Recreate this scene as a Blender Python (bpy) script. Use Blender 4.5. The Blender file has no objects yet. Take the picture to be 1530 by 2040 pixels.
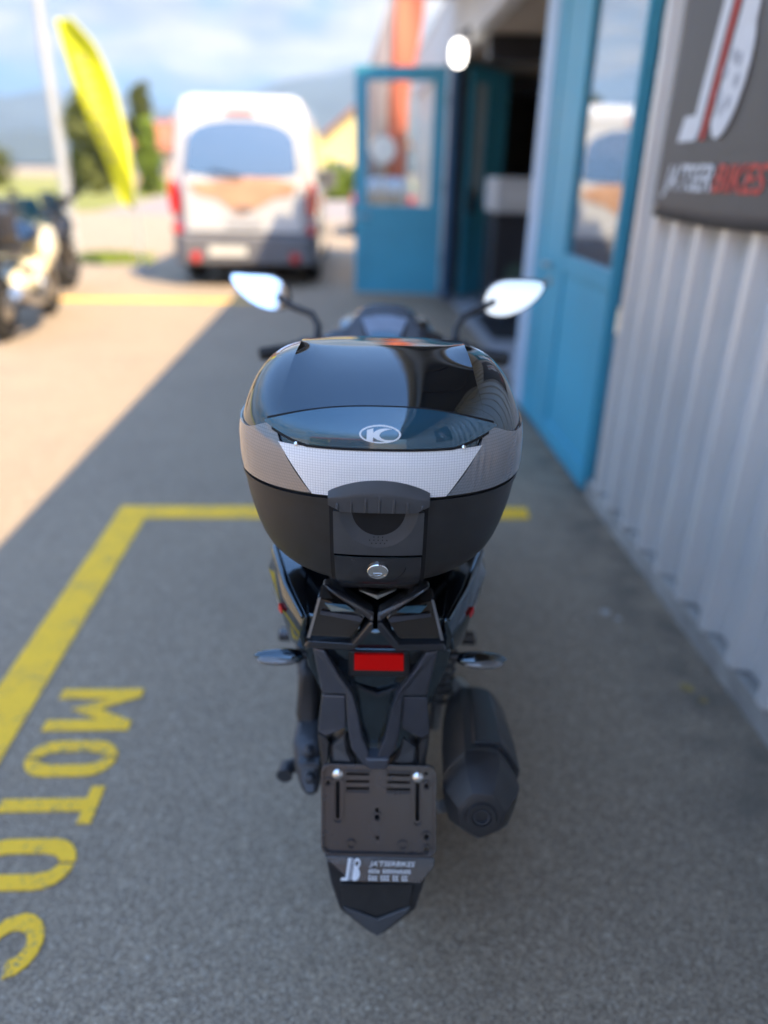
import bpy, math, random
import numpy as np
from mathutils import Vector, Matrix
from mathutils.geometry import tessellate_polygon
R = math.radians
random.seed(4); rng = np.random.default_rng(7)
SC = bpy.context.scene
COL = SC.collection

# ------------------------------------------------------------------ camera
FPX, IW, IH = 1450.0, 1530.0, 2040.0
PITCH, YAW, ROLL = R(24.97), R(2.86), R(1.2)
CAMZ = 1.5
def axes(yaw):
    fw = Vector((math.sin(yaw)*math.cos(PITCH), math.cos(yaw)*math.cos(PITCH), -math.sin(PITCH)))
    rt = Vector((math.cos(yaw), -math.sin(yaw), 0)); up = rt.cross(fw)
    return (math.cos(ROLL)*rt+math.sin(ROLL)*up, math.cos(ROLL)*up-math.sin(ROLL)*rt, fw)
r_, u_, f_ = axes(YAW)
cam = bpy.data.cameras.new('camera'); co = bpy.data.objects.new('camera', cam); COL.objects.link(co)
co.matrix_world = Matrix(((r_.x, u_.x, -f_.x, 0), (r_.y, u_.y, -f_.y, 0), (r_.z, u_.z, -f_.z, CAMZ), (0, 0, 0, 1)))
cam.sensor_fit = 'HORIZONTAL'; cam.sensor_width = 36.0; cam.lens = 36.0*FPX/IW
cam.clip_start = 0.05; cam.clip_end = 12000
cam.dof.use_dof = True; cam.dof.focus_distance = 0.99; cam.dof.aperture_fstop = 1.65
SC.camera = co

# ------------------------------------------------------------------ sun and sky
SUN_AZ = R(50)                     # light travels (-sin, +cos)
SUN_EL = math.atan(1.89*math.sin(SUN_AZ))
W = bpy.data.worlds.new('World'); SC.world = W; W.use_nodes = True
nt = W.node_tree; nd, lk = nt.nodes, nt.links
for n in list(nd): nd.remove(n)
out = nd.new('ShaderNodeOutputWorld'); bg = nd.new('ShaderNodeBackground'); bg.inputs[1].default_value = 0.145
sky = nd.new('ShaderNodeTexSky'); sky.sky_type = 'NISHITA'; sky.sun_disc = False
sky.sun_elevation = SUN_EL; sky.sun_rotation = math.pi - SUN_AZ; sky.air_density = 1.0; sky.dust_density = 0.3; sky.ozone_density = 3.0
tc = nd.new('ShaderNodeTexCoord'); mp = nd.new('ShaderNodeMapping'); mp.inputs['Scale'].default_value = (1.5, 1.5, 5.0)
mp.inputs['Location'].default_value = (2.3, 0.4, 0.15)
nz = nd.new('ShaderNodeTexNoise'); nz.inputs['Scale'].default_value = 3.2; nz.inputs['Detail'].default_value = 7; nz.inputs['Roughness'].default_value = .52
cr = nd.new('ShaderNodeValToRGB'); cr.color_ramp.elements[0].position = .38; cr.color_ramp.elements[1].position = .51
nz2 = nd.new('ShaderNodeTexNoise'); nz2.inputs['Scale'].default_value = 5.5; nz2.inputs['Detail'].default_value = 4
# low sky: pale blue gaps between cream and grey cloud banks; it thins out into the clear sky overhead
ccol = nd.new('ShaderNodeMixRGB'); ccol.inputs[1].default_value = (.80, .86, 1.0, 1); ccol.inputs[2].default_value = (1.9, 1.66, 1.40, 1)
low = nd.new('ShaderNodeMixRGB'); low.inputs[1].default_value = (.16, .70, 1.30, 1)
mixc = nd.new('ShaderNodeMixRGB')
cr2 = nd.new('ShaderNodeValToRGB'); cr2.color_ramp.elements[0].position = .38; cr2.color_ramp.elements[1].position = .62
lk.new(tc.outputs['Generated'], mp.inputs[0]); lk.new(mp.outputs[0], nz.inputs[0]); lk.new(mp.outputs[0], nz2.inputs[0])
lk.new(nz.outputs[0], cr.inputs[0]); lk.new(nz2.outputs[0], cr2.inputs[0]); lk.new(cr2.outputs[0], ccol.inputs[0])
lk.new(cr.outputs[0], low.inputs[0]); lk.new(ccol.outputs[0], low.inputs[2])
sxyz = nd.new('ShaderNodeSeparateXYZ'); lk.new(tc.outputs['Generated'], sxyz.inputs[0])
thin = nd.new('ShaderNodeMapRange'); thin.interpolation_type = 'SMOOTHSTEP'; thin.inputs['From Min'].default_value = .20; thin.inputs['From Max'].default_value = .50; thin.inputs['To Min'].default_value = 1.0; thin.inputs['To Max'].default_value = 0.0
lk.new(sxyz.outputs[2], thin.inputs[0]); lk.new(thin.outputs[0], mixc.inputs[0]); lk.new(sky.outputs[0], mixc.inputs[1]); lk.new(low.outputs[0], mixc.inputs[2])
lk.new(mixc.outputs[0], bg.inputs[0]); lk.new(bg.outputs[0], out.inputs[0])
sl = bpy.data.lights.new('sun', 'SUN'); sl.energy = 2.8; sl.angle = R(.53); sl.color = (1.0, .78, .50)
so = bpy.data.objects.new('sun', sl); COL.objects.link(so)
ld = Vector((-math.sin(SUN_AZ)*math.cos(SUN_EL), math.cos(SUN_AZ)*math.cos(SUN_EL), -math.sin(SUN_EL)))
so.rotation_euler = ld.to_track_quat('-Z', 'Y').to_euler(); so.location = (8, -8, 12)
vs = SC.view_settings; vs.view_transform = 'Standard'; vs.look = 'None'; vs.gamma = 1; vs.use_curve_mapping = False
vs.exposure = 2.3
SC.cycles.max_bounces = 8; SC.cycles.sample_clamp_indirect = 6; SC.cycles.caustics_reflective = False; SC.cycles.caustics_refractive = False

# ------------------------------------------------------------------ materials
def mat(name, col, rough=.5, metal=0., ior=1.5, coat=0., vary=None, bump=None, spec=None, emit=None, coords='Object'):
    m = bpy.data.materials.new(name); m.use_nodes = True
    n, l = m.node_tree.nodes, m.node_tree.links
    p = n['Principled BSDF']; p.inputs['Base Color'].default_value = (*col, 1); p.inputs['Roughness'].default_value = rough
    p.inputs['Metallic'].default_value = metal; p.inputs['IOR'].default_value = ior; p.inputs['Coat Weight'].default_value = coat
    p.inputs['Coat Roughness'].default_value = .02
    if spec is not None: p.inputs['Specular IOR Level'].default_value = spec
    if emit: p.inputs['Emission Color'].default_value = (*emit[0], 1); p.inputs['Emission Strength'].default_value = emit[1]
    t = n.new('ShaderNodeTexCoord')
    if vary:
        z = n.new('ShaderNodeTexNoise'); z.inputs['Scale'].default_value = vary[0]; z.inputs['Detail'].default_value = 5
        c = n.new('ShaderNodeValToRGB'); a = 1-vary[1]; b = 1+vary[1]
        c.color_ramp.elements[0].position = .3; c.color_ramp.elements[1].position = .7
        c.color_ramp.elements[0].color = (col[0]*a, col[1]*a, col[2]*a, 1); c.color_ramp.elements[1].color = (min(1, col[0]*b), min(1, col[1]*b), min(1, col[2]*b), 1)
        l.new(t.outputs[coords], z.inputs[0]); l.new(z.outputs[0], c.inputs[0]); l.new(c.outputs[0], p.inputs['Base Color'])
        mr = n.new('ShaderNodeMapRange'); mr.inputs['To Min'].default_value = max(0.0, rough*.8); mr.inputs['To Max'].default_value = min(1., rough*1.25+.01)
        l.new(z.outputs[0], mr.inputs[0]); l.new(mr.outputs[0], p.inputs['Roughness'])
    if bump:
        z = n.new('ShaderNodeTexNoise'); z.inputs['Scale'].default_value = bump[0]; z.inputs['Detail'].default_value = 3
        bb = n.new('ShaderNodeBump'); bb.inputs['Strength'].default_value = bump[1]; bb.inputs['Distance'].default_value = bump[2]
        l.new(t.outputs[coords], z.inputs[0]); l.new(z.outputs[0], bb.inputs['Height']); l.new(bb.outputs[0], p.inputs['Normal'])
    return m

def asphalt_mat():
    m = bpy.data.materials.new('asphalt'); m.use_nodes = True; n, l = m.node_tree.nodes, m.node_tree.links
    p = n['Principled BSDF']; p.inputs['Roughness'].default_value = .85; p.inputs['Specular IOR Level'].default_value = .35
    g = n.new('ShaderNodeNewGeometry')
    v = n.new('ShaderNodeTexVoronoi'); v.inputs['Scale'].default_value = 260
    v2 = n.new('ShaderNodeTexVoronoi'); v2.inputs['Scale'].default_value = 130
    big = n.new('ShaderNodeTexNoise'); big.inputs['Scale'].default_value = 1.3; big.inputs['Detail'].default_value = 8; big.inputs['Roughness'].default_value = .62
    mid = n.new('ShaderNodeTexNoise'); mid.inputs['Scale'].default_value = 28; mid.inputs['Detail'].default_value = 6; mid.inputs['Roughness'].default_value = .7
    for q in (v, v2, big, mid): l.new(g.outputs['Position'], q.inputs[0])
    sx = n.new('ShaderNodeSeparateColor'); l.new(v.outputs['Color'], sx.inputs[0])
    c1 = n.new('ShaderNodeValToRGB'); e = c1.color_ramp.elements
    e[0].position = 0; e[0].color = (.185, .145, .105, 1); e[1].position = 1; e[1].color = (.50, .43, .34, 1)
    k = e.new(.6); k.color = (.335, .262, .185, 1); k = e.new(.9); k.color = (.41, .335, .25, 1)
    l.new(sx.outputs[0], c1.inputs[0])
    sx2 = n.new('ShaderNodeSeparateColor'); l.new(v2.outputs['Color'], sx2.inputs[0])
    c2 = n.new('ShaderNodeValToRGB'); e = c2.color_ramp.elements
    e[0].color = (.84, .84, .84, 1); e[1].color = (1.3, 1.29, 1.26, 1); k = e.new(.85); k.color = (1.06, 1.06, 1.06, 1)
    l.new(sx2.outputs[1], c2.inputs[0])
    mu = n.new('ShaderNodeMixRGB'); mu.blend_type = 'MULTIPLY'; mu.inputs[0].default_value = 1; l.new(c1.outputs[0], mu.inputs[1]); l.new(c2.outputs[0], mu.inputs[2])
    c3 = n.new('ShaderNodeValToRGB'); e = c3.color_ramp.elements; e[0].position = .25; e[0].color = (.80, .81, .83, 1); e[1].position = .75; e[1].color = (1.18, 1.17, 1.14, 1)
    ad = n.new('ShaderNodeMath'); ad.operation = 'MULTIPLY_ADD'; ad.inputs[1].default_value = .55; l.new(mid.outputs[0], ad.inputs[0])
    a2 = n.new('ShaderNodeMath'); a2.operation = 'MULTIPLY'; a2.inputs[1].default_value = .5; l.new(big.outputs[0], a2.inputs[0]); l.new(a2.outputs[0], ad.inputs[2])
    l.new(ad.outputs[0], c3.inputs[0])
    m2 = n.new('ShaderNodeMixRGB'); m2.blend_type = 'MULTIPLY'; m2.inputs[0].default_value = 1; l.new(mu.outputs[0], m2.inputs[1]); l.new(c3.outputs[0], m2.inputs[2])
    v3 = n.new('ShaderNodeTexVoronoi'); v3.inputs['Scale'].default_value = 5.5; v3.inputs['Randomness'].default_value = 1; l.new(g.outputs['Position'], v3.inputs[0])
    sx3 = n.new('ShaderNodeSeparateColor'); l.new(v3.outputs['Color'], sx3.inputs[0])
    th = n.new('ShaderNodeMapRange'); th.inputs['From Min'].default_value = .045; th.inputs['From Max'].default_value = .02; l.new(v3.outputs['Distance'], th.inputs[0])
    pk = n.new('ShaderNodeValToRGB'); e = pk.color_ramp.elements; pk.color_ramp.interpolation = 'CONSTANT'; e[0].color = (1, 1, 1, 1); e[1].position = .16; e[1].color = (0, 0, 0, 1); l.new(sx3.outputs[0], pk.inputs[0])
    sm = n.new('ShaderNodeMath'); sm.operation = 'MULTIPLY'; l.new(th.outputs[0], sm.inputs[0]); l.new(pk.outputs[0], sm.inputs[1])
    sc_ = n.new('ShaderNodeValToRGB'); e = sc_.color_ramp.elements; sc_.color_ramp.interpolation = 'CONSTANT'; e[0].color = (.05, .048, .045, 1); e[1].position = .55; e[1].color = (.5, .48, .45, 1); l.new(sx3.outputs[1], sc_.inputs[0])
    m9 = n.new('ShaderNodeMixRGB'); l.new(sm.outputs[0], m9.inputs[0]); l.new(m2.outputs[0], m9.inputs[1]); l.new(sc_.outputs[0], m9.inputs[2]); m2 = m9
    # dirt washed up along the foot of the wall
    sp = n.new('ShaderNodeSeparateXYZ'); l.new(g.outputs['Position'], sp.inputs[0])
    mr = n.new('ShaderNodeMapRange'); mr.inputs['From Min'].default_value = .84; mr.inputs['From Max'].default_value = 1.15; l.new(sp.outputs[0], mr.inputs[0])
    dn = n.new('ShaderNodeTexNoise'); dn.inputs['Scale'].default_value = 7; dn.inputs['Detail'].default_value = 7; l.new(g.outputs['Position'], dn.inputs[0])
    dr = n.new('ShaderNodeValToRGB'); dr.color_ramp.elements[0].position = .36; dr.color_ramp.elements[1].position = .7; l.new(dn.outputs[0], dr.inputs[0])
    ml = n.new('ShaderNodeMath'); ml.operation = 'MULTIPLY'; l.new(mr.outputs[0], ml.inputs[0]); l.new(dr.outputs[0], ml.inputs[1])
    m3 = n.new('ShaderNodeMixRGB'); m3.inputs[2].default_value = (.14, .12, .095, 1); l.new(ml.outputs[0], m3.inputs[0]); l.new(m2.outputs[0], m3.inputs[1])
    l.new(m3.outputs[0], p.inputs['Base Color'])
    b = n.new('ShaderNodeBump'); b.inputs['Strength'].default_value = .75; b.inputs['Distance'].default_value = .004
    l.new(v.outputs['Distance'], b.inputs['Height']); l.new(b.outputs[0], p.inputs['Normal'])
    return m

def paint_mat(name, col):
    m = bpy.data.materials.new(name); m.use_nodes = True; n, l = m.node_tree.nodes, m.node_tree.links
    p = n['Principled BSDF']; p.inputs['Roughness'].default_value = .7
    g = n.new('ShaderNodeNewGeometry')
    v = n.new('ShaderNodeTexVoronoi'); v.inputs['Scale'].default_value = 170; l.new(g.outputs['Position'], v.inputs[0])
    s = n.new('ShaderNodeSeparateColor'); l.new(v.outputs['Color'], s.inputs[0])
    z = n.new('ShaderNodeTexNoise'); z.inputs['Scale'].default_value = 9; z.inputs['Detail'].default_value = 7; l.new(g.outputs['Position'], z.inputs[0])
    a = n.new('ShaderNodeMath'); a.operation = 'MULTIPLY_ADD'; a.inputs[1].default_value = .55; l.new(s.outputs[0], a.inputs[0]); 
    h = n.new('ShaderNodeMath'); h.operation = 'MULTIPLY'; h.inputs[1].default_value = .75; l.new(z.outputs[0], h.inputs[0]); l.new(h.outputs[0], a.inputs[2])
    c = n.new('ShaderNodeValToRGB'); e = c.color_ramp.elements
    e[0].position = .1; e[0].color = (col[0]*1.08, col[1]*1.08, col[2]*1.1, 1); e[1].position = 1.0; e[1].color = (.24, .20, .12, 1)
    k = e.new(.82); k.color = (col[0]*.94, col[1]*.93, col[2]*.9, 1)
    l.new(a.outputs[0], c.inputs[0]); l.new(c.outputs[0], p.inputs['Base Color'])
    b = n.new('ShaderNodeBump'); b.inputs['Strength'].default_value = .5; b.inputs['Distance'].default_value = .003
    l.new(v.outputs['Distance'], b.inputs['Height']); l.new(b.outputs[0], p.inputs['Normal'])
    return m

def prism_mat(name, col, rough, scale, strength, metal=0., coat=1., ior=1.5):
    """moulded plastic with a fine square grid of prisms, laid on the UV map"""
    m = bpy.data.materials.new(name); m.use_nodes = True; n, l = m.node_tree.nodes, m.node_tree.links
    p = n['Principled BSDF']; p.inputs['Base Color'].default_value = (*col, 1); p.inputs['Roughness'].default_value = rough
    p.inputs['Metallic'].default_value = metal; p.inputs['Coat Weight'].default_value = coat; p.inputs['Coat Roughness'].default_value = .03; p.inputs['IOR'].default_value = ior
    u = n.new('ShaderNodeUVMap'); sp = n.new('ShaderNodeSeparateXYZ'); l.new(u.outputs[0], sp.inputs[0])
    hs = []
    for i in (0, 1):
        q = n.new('ShaderNodeMath'); q.operation = 'PINGPONG'; q.inputs[1].default_value = .5
        k = n.new('ShaderNodeMath'); k.operation = 'MULTIPLY'; k.inputs[1].default_value = scale
        l.new(sp.outputs[i], k.inputs[0]); l.new(k.outputs[0], q.inputs[0]); hs.append(q)
    a = n.new('ShaderNodeMath'); a.operation = 'MINIMUM'; l.new(hs[0].outputs[0], a.inputs[0]); l.new(hs[1].outputs[0], a.inputs[1])
    b = n.new('ShaderNodeBump'); b.inputs['Strength'].default_value = strength; b.inputs['Distance'].default_value = .001
    l.new(a.outputs[0], b.inputs['Height']); l.new(b.outputs[0], p.inputs['Normal'])
    c = n.new('ShaderNodeValToRGB'); e = c.color_ramp.elements; e[0].position = .0; e[0].color = (col[0]*.62, col[1]*.62, col[2]*.64, 1); e[1].position = .16; e[1].color = (*col, 1)
    l.new(a.outputs[0], c.inputs[0]); l.new(c.outputs[0], p.inputs['Base Color'])
    return m

def glass_mat(name, tint, ior=1.5, rough=.0):
    m = bpy.data.materials.new(name); m.use_nodes = True; n, l = m.node_tree.nodes, m.node_tree.links
    n.remove(n['Principled BSDF']); o = n['Material Output']
    t = n.new('ShaderNodeBsdfTransparent'); t.inputs[0].default_value = (*tint, 1)
    g = n.new('ShaderNodeBsdfGlossy'); g.inputs['Roughness'].default_value = rough; g.inputs[0].default_value = (.95, .97, 1, 1)
    f0 = n.new('ShaderNodeLayerWeight'); f0.inputs[0].default_value = .5
    pw = n.new('ShaderNodeMath'); pw.operation = 'POWER'; pw.inputs[1].default_value = 2.0; l.new(f0.outputs['Facing'], pw.inputs[0])
    f = n.new('ShaderNodeMath'); f.operation = 'MULTIPLY_ADD'; f.inputs[1].default_value = .85-ior; f.inputs[2].default_value = ior; l.new(pw.outputs[0], f.inputs[0])
    x = n.new('ShaderNodeMixShader'); l.new(f.outputs[0], x.inputs[0]); l.new(t.outputs[0], x.inputs[1]); l.new(g.outputs[0], x.inputs[2]); l.new(x.outputs[0], o.inputs[0])
    return m

M = dict(
 asphalt=asphalt_mat(), yellow=paint_mat('yellow_road_paint', (1.0, .57, .022)),
 road=mat('road_grey', (.24, .21, .20), .85, vary=(.8, .15)),
 grass=mat('grass_green', (.20, .21, .045), .9, vary=(.25, .35), bump=(30, .6, .05)),
 hill=mat('wooded_hill', (.045, .06, .06), .95, vary=(.006, .4)),
 clad=mat('steel_cladding', (.80, .79, .77), .32, .35, vary=(1.7, .06), bump=(2.5, .12, .01)),
 soffit=mat('grey_soffit', (.16, .16, .165), .6, vary=(2, .1)), fascia=mat('white_fascia', (.58, .58, .58), .5, vary=(1.2, .06)),
 plinth=mat('concrete', (.36, .34, .31), .9, vary=(6, .3), bump=(60, .4, .006)),
 blue=mat('blue_door_paint', (.055, .35, .50), .38, vary=(1.5, .1), bump=(4, .06, .006)),
 blue2=mat('blue_joint_paint', (.016, .085, .18), .5, vary=(2, .1)),
 pale=mat('pale_blue_frame', (.42, .55, .70), .4, vary=(2, .06)),
 frost=mat('frosted_glass', (.55, .66, .70), .25, vary=(3, .06)), casing=mat('grey_casing', (.055, .058, .066), .42, .4, vary=(15, .15)),
 glass=glass_mat('window_glass', (.70, .76, .80), .25), clear=glass_mat('clear_glass', (.92, .95, .95), .04),
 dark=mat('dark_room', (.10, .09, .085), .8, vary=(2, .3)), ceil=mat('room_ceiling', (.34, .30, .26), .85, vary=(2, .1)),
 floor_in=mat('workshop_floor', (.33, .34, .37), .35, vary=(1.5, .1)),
 cabinet=mat('cabinet_black', (.022, .023, .028), .4, vary=(3, .2)), greywhite=mat('grey_white_panel', (.50, .50, .50), .5, vary=(3, .06)),
 green_st=mat('dull_green_sticker', (.05, .09, .07), .5, vary=(20, .2)), red_in=mat('dark_red_box', (.12, .015, .02), .5, vary=(5, .2)),
 banner=mat('banner_fabric', (.098, .088, .084), .42, vary=(3, .1), bump=(400, .25, .001)), white_print=mat('white_print', (.74, .76, .78), .45, vary=(30, .04)),
 red_print=mat('red_print', (.62, .075, .06), .45, vary=(30, .06)), grey_print=mat('grey_print', (.42, .44, .48), .45, vary=(30, .06)),
 gloss=mat('gloss_black', (.003, .004, .006), .025, ior=2.05, coat=.15, vary=(3, .15)),
 smoke=mat('smoked_panel', (.018, .070, .110), .025, ior=2.0, coat=.4, vary=(5, .12)),
 shell=mat('grained_black_plastic', (.020, .020, .021), .46, vary=(40, .2), bump=(1400, .22, .0006)),
 plast=mat('matt_black_plastic', (.022, .022, .024), .42, vary=(30, .2), bump=(900, .15, .0006)),
 handle=mat('charcoal_plastic', (.058, .061, .067), .42, vary=(30, .1), bump=(1200, .2, .0005)),
 gap=mat('dark_gap', (.004, .004, .005), .8, vary=(20, .2)),
 satin=mat('satin_black', (.020, .021, .026), .24, ior=1.7, vary=(20, .2)),
 gun=mat('gunmetal_paint', (.060, .064, .080), .30, .25, vary=(15, .15), coat=.3),
 chrome=mat('chrome', (.80, .80, .80), .09, 1., vary=(30, .05)), steel=mat('steel', (.50, .50, .50), .3, 1., vary=(20, .1)),
 alu=mat('cast_aluminium', (.30, .31, .33), .42, .7, vary=(15, .15)), tyre=mat('tyre_rubber', (.022, .022, .022), .75, vary=(20, .2)),
 lens=prism_mat('smoky_prism_lens', (.135, .145, .165), .05, 230, .035, coat=.3, ior=2.3),
 refl=prism_mat('silver_prism_reflector', (.97, .97, .97), .35, 290, .45, metal=.0, coat=.5, ior=1.8),
 logo=mat('silver_emblem', (.82, .86, .88), .35, vary=(40, .03)), redrefl=prism_mat('red_reflector', (.80, .002, .002), .4, 500, .2, coat=.0, ior=1.3),
 redmark=mat('red_mark', (.55, .01, .01), .4, vary=(30, .1)), amber=mat('clear_lens', (.13, .13, .13), .10, coat=1., vary=(30, .1)),
 smokelens=mat('smoked_tail_lens', (.018, .013, .010), .05, ior=1.6, coat=.8, vary=(8, .3)),
 mirror=mat('mirror_glass', (.92, .95, .97), .01, 1., vary=(4, .02)), screen=mat('display_screen', (.16, .19, .25), .12, coat=1., vary=(20, .1)),
 seat=mat('black_vinyl', (.02, .02, .02), .5, vary=(20, .2), bump=(500, .3, .001)),
 van=mat('white_van_paint', (.62, .62, .61), .25, coat=.7, vary=(1.5, .03)), vanglass=mat('dark_van_glass', (.02, .03, .04), .03, ior=3.2, coat=1., vary=(2, .1)),
 bumper=mat('grey_bumper', (.16, .16, .17), .55, vary=(4, .1)), redlamp=mat('red_lamp_lens', (.55, .02, .02), .12, coat=.8, vary=(10, .2)),
 plate=mat('pale_number_plate', (.72, .70, .62), .4, vary=(5, .05)), orange=mat('orange_print', (.62, .36, .22), .4, vary=(3, .15)),
 yflag=mat('fluorescent_yellow_cloth', (.60, .60, .005), .75, vary=(2, .06)), dull=mat('olive_print', (.30, .28, .09), .75, vary=(5, .15)),
 oflag=mat('orange_cloth', (.62, .16, .085), .75, vary=(2, .08)), gflag=mat('grey_cloth', (.30, .26, .26), .75, vary=(2, .08)),
 pole=mat('pale_pole_paint', (.45, .46, .45), .4, vary=(3, .05)), cream=mat('cream_paint', (.78, .70, .48), .3, coat=.5, vary=(3, .08)),
 bark=mat('bark', (.11, .085, .06), .9, vary=(8, .3), bump=(30, .6, .02)), leaf=mat('olive_leaf', (.12, .135, .025), .7, vary=(1.2, .5)), leaf2=mat('bright_leaf', (.17, .24, .018), .7, vary=(1.2, .4)),
 wall_y=mat('yellow_render', (.80, .68, .30), .8, vary=(.6, .06)), wall_p=mat('peach_render', (.70, .48, .34), .8, vary=(.6, .08)), roof_t=mat('roof_tile', (.38, .13, .07), .8, vary=(1.5, .3)),
 carpaint=mat('dark_grey_car', (.07, .075, .08), .25, coat=.7, vary=(2, .1)), glint_glow=mat('glowing_glint_white', (.9, .88, .82), .3, emit=((1, .93, .85), 1.6), vary=(5, .02)),
 glint_white=mat('glint_disc_white', (.90, .86, .78), .35, vary=(5, .02)), stone=mat('pale_stone', (.5, .48, .45), .85, vary=(40, .2)), dryleaf=mat('dry_leaf', (.30, .22, .08), .8, vary=(60, .3)),
)
for k in ('gloss', 'smoke'):      # blue tint in the gloss deepens the reflected sky colour
    M[k].node_tree.nodes['Principled BSDF'].inputs['Specular Tint'].default_value = (.62, .84, 1, 1)
# thin cloth lets light through
for k in ('yflag', 'oflag', 'gflag'):
    M[k].node_tree.nodes['Principled BSDF'].inputs['Subsurface Weight'].default_value = 0.0

# ------------------------------------------------------------------ mesh helpers
class MB:
    def __init__(s): s.v = []; s.f = []; s.uv = {}
    def add(s, vs, fs):
        o = len(s.v); s.v += [tuple(map(float, p)) for p in vs]; s.f += [tuple(i+o for i in q) for q in fs]; return o
    def box(s, c, d, rot=None):
        hx, hy, hz = d[0]/2, d[1]/2, d[2]/2
        P = [Vector((x, y, z)) for x in (-hx, hx) for y in (-hy, hy) for z in (-hz, hz)]
        if rot is not None: P = [rot @ p for p in P]
        P = [p+Vector(c) for p in P]
        s.add(P, [(0, 1, 3, 2), (4, 6, 7, 5), (0, 4, 5, 1), (2, 3, 7, 6), (0, 2, 6, 4), (1, 5, 7, 3)]); return s
    def bb(s, a, b):
        return s.box([(a[i]+b[i])/2 for i in range(3)], [abs(b[i]-a[i]) for i in range(3)])
    def loft(s, rings, closed=True, cap=True):
        n = len(rings[0]); o = len(s.v); fs = []
        for r in rings: s.v += [tuple(map(float, p)) for p in r]
        m = n if closed else n-1
        for i in range(len(rings)-1):
            for j in range(m):
                a = o+i*n+j; b = o+i*n+(j+1) % n; fs.append((a, b, b+n, a+n))
        if cap and closed:
            fs.append(tuple(o+j for j in reversed(range(n)))); fs.append(tuple(o+(len(rings)-1)*n+j for j in range(n)))
        s.f += fs; return s
    def tube(s, pts, rad, n=12, sq=1.0):
        pts = [Vector(p) for p in pts]; rad = rad if hasattr(rad, '__len__') else [rad]*len(pts); rings = []
        ref = Vector((0, 0, 1))
        for i, p in enumerate(pts):
            t = (pts[min(i+1, len(pts)-1)]-pts[max(i-1, 0)]).normalized()
            if abs(t.dot(ref)) > .95: ref = Vector((0, 1, 0)) if abs(t.y) < .9 else Vector((1, 0, 0))
            a = t.cross(ref).normalized(); b = a.cross(t).normalized()
            rings.append([p+a*(math.cos(2*math.pi*k/n)*rad[i])+b*(math.sin(2*math.pi*k/n)*rad[i]*sq) for k in range(n)])
        return s.loft(rings)
    def lathe(s, c, axis, prof, n=32):
        ax = Vector(axis).normalized(); ref = Vector((0, 0, 1)) if abs(ax.z) < .9 else Vector((1, 0, 0))
        a = ax.cross(ref).normalized(); b = ax.cross(a); c = Vector(c)
        return s.loft([[c+ax*h+a*(math.cos(2*math.pi*k/n)*r)+b*(math.sin(2*math.pi*k/n)*r) for k in range(n)] for h, r in prof])
    def prism(s, front, off, holes=()):
        """front: list of 3D points (may be concave), off: vector to the back face; holes: lists of 3D points"""
        loops = [[Vector(p) for p in front]]+[[Vector(p) for p in h] for h in holes]
        flat = [p for L in loops for p in L]; off = Vector(off); N = len(flat)
        tris = tessellate_polygon(loops); o = s.add(flat+[p+off for p in flat], [])
        for t in tris:
            a, b, c = t; nrm = (flat[b]-flat[a]).cross(flat[c]-flat[a])
            if nrm.dot(off) > 0: a, c = c, a
            s.f.append((o+a, o+b, o+c)); s.f.append((o+N+c, o+N+b, o+N+a))
        k = 0
        for L in loops:
            m = len(L)
            for i in range(m):
                s.f.append((o+k+i, o+k+(i+1) % m, o+N+k+(i+1) % m, o+N+k+i))
            k += m
        return s
    def grid(s, fn, nu, nv, uv=None):
        o = len(s.v)
        for j in range(nv+1):
            for i in range(nu+1):
                p = fn(i/nu, j/nv); s.v.append(tuple(map(float, p)))
                if uv: s.uv[len(s.v)-1] = uv(i/nu, j/nv, p)
        for j in range(nv):
            for i in range(nu):
                a = o+j*(nu+1)+i; s.f.append((a, a+1, a+nu+2, a+nu+1))
        return s
    def shift(s, d):
        s.v = [(p[0]+d[0], p[1]+d[1], p[2]+d[2]) for p in s.v]; return s
    def mesh(s, name, m, smooth=None):
        me = bpy.data.meshes.new(name); me.from_pydata(s.v, [], s.f); me.validate()
        import bmesh
        b = bmesh.new(); b.from_mesh(me); bmesh.ops.recalc_face_normals(b, faces=b.faces[:]) ; b.to_mesh(me); b.free()
        if s.uv:
            L = me.uv_layers.new(name='UVMap')
            for lp in me.loops: L.data[lp.index].uv = s.uv.get(lp.vertex_index, (0, 0))
        me.materials.append(M[m] if isinstance(m, str) else m)
        if smooth is not None:
            me.polygons.foreach_set('use_smooth', [True]*len(me.polygons)); me.set_sharp_from_angle(angle=R(smooth))
        return me
    def obj(s, name, m, parent=None, smooth=None, bevel=None, solid=None, loc=None):
        o = bpy.data.objects.new(name, s.mesh(name, m, smooth)); COL.objects.link(o)
        if parent: o.parent = parent
        if loc: o.location = loc
        if solid:
            d = o.modifiers.new('thick', 'SOLIDIFY'); d.thickness = solid; d.offset = -1
        if bevel:
            d = o.modifiers.new('edge', 'BEVEL'); d.width = bevel; d.segments = 2; d.limit_method = 'ANGLE'; d.angle_limit = R(35)
            d.harden_normals = False
        return o
def tag(o, label=None, cat=None, group=None, kind=None):
    if label: o['label'] = label
    if cat: o['category'] = cat
    if group: o['group'] = group
    if kind: o['kind'] = kind
    return o
def thing(name, label, cat, loc=(0, 0, 0), rz=0, group=None):
    o = bpy.data.objects.new(name, None); COL.objects.link(o); o.location = loc; o.rotation_euler = (0, 0, rz); o.empty_display_size = .1
    return tag(o, label, cat, group)
def copy_tree(o, parent=None):
    c = o.copy(); COL.objects.link(c); c.parent = parent
    for ch in list(o.children): copy_tree(ch, c)
    return c
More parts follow.
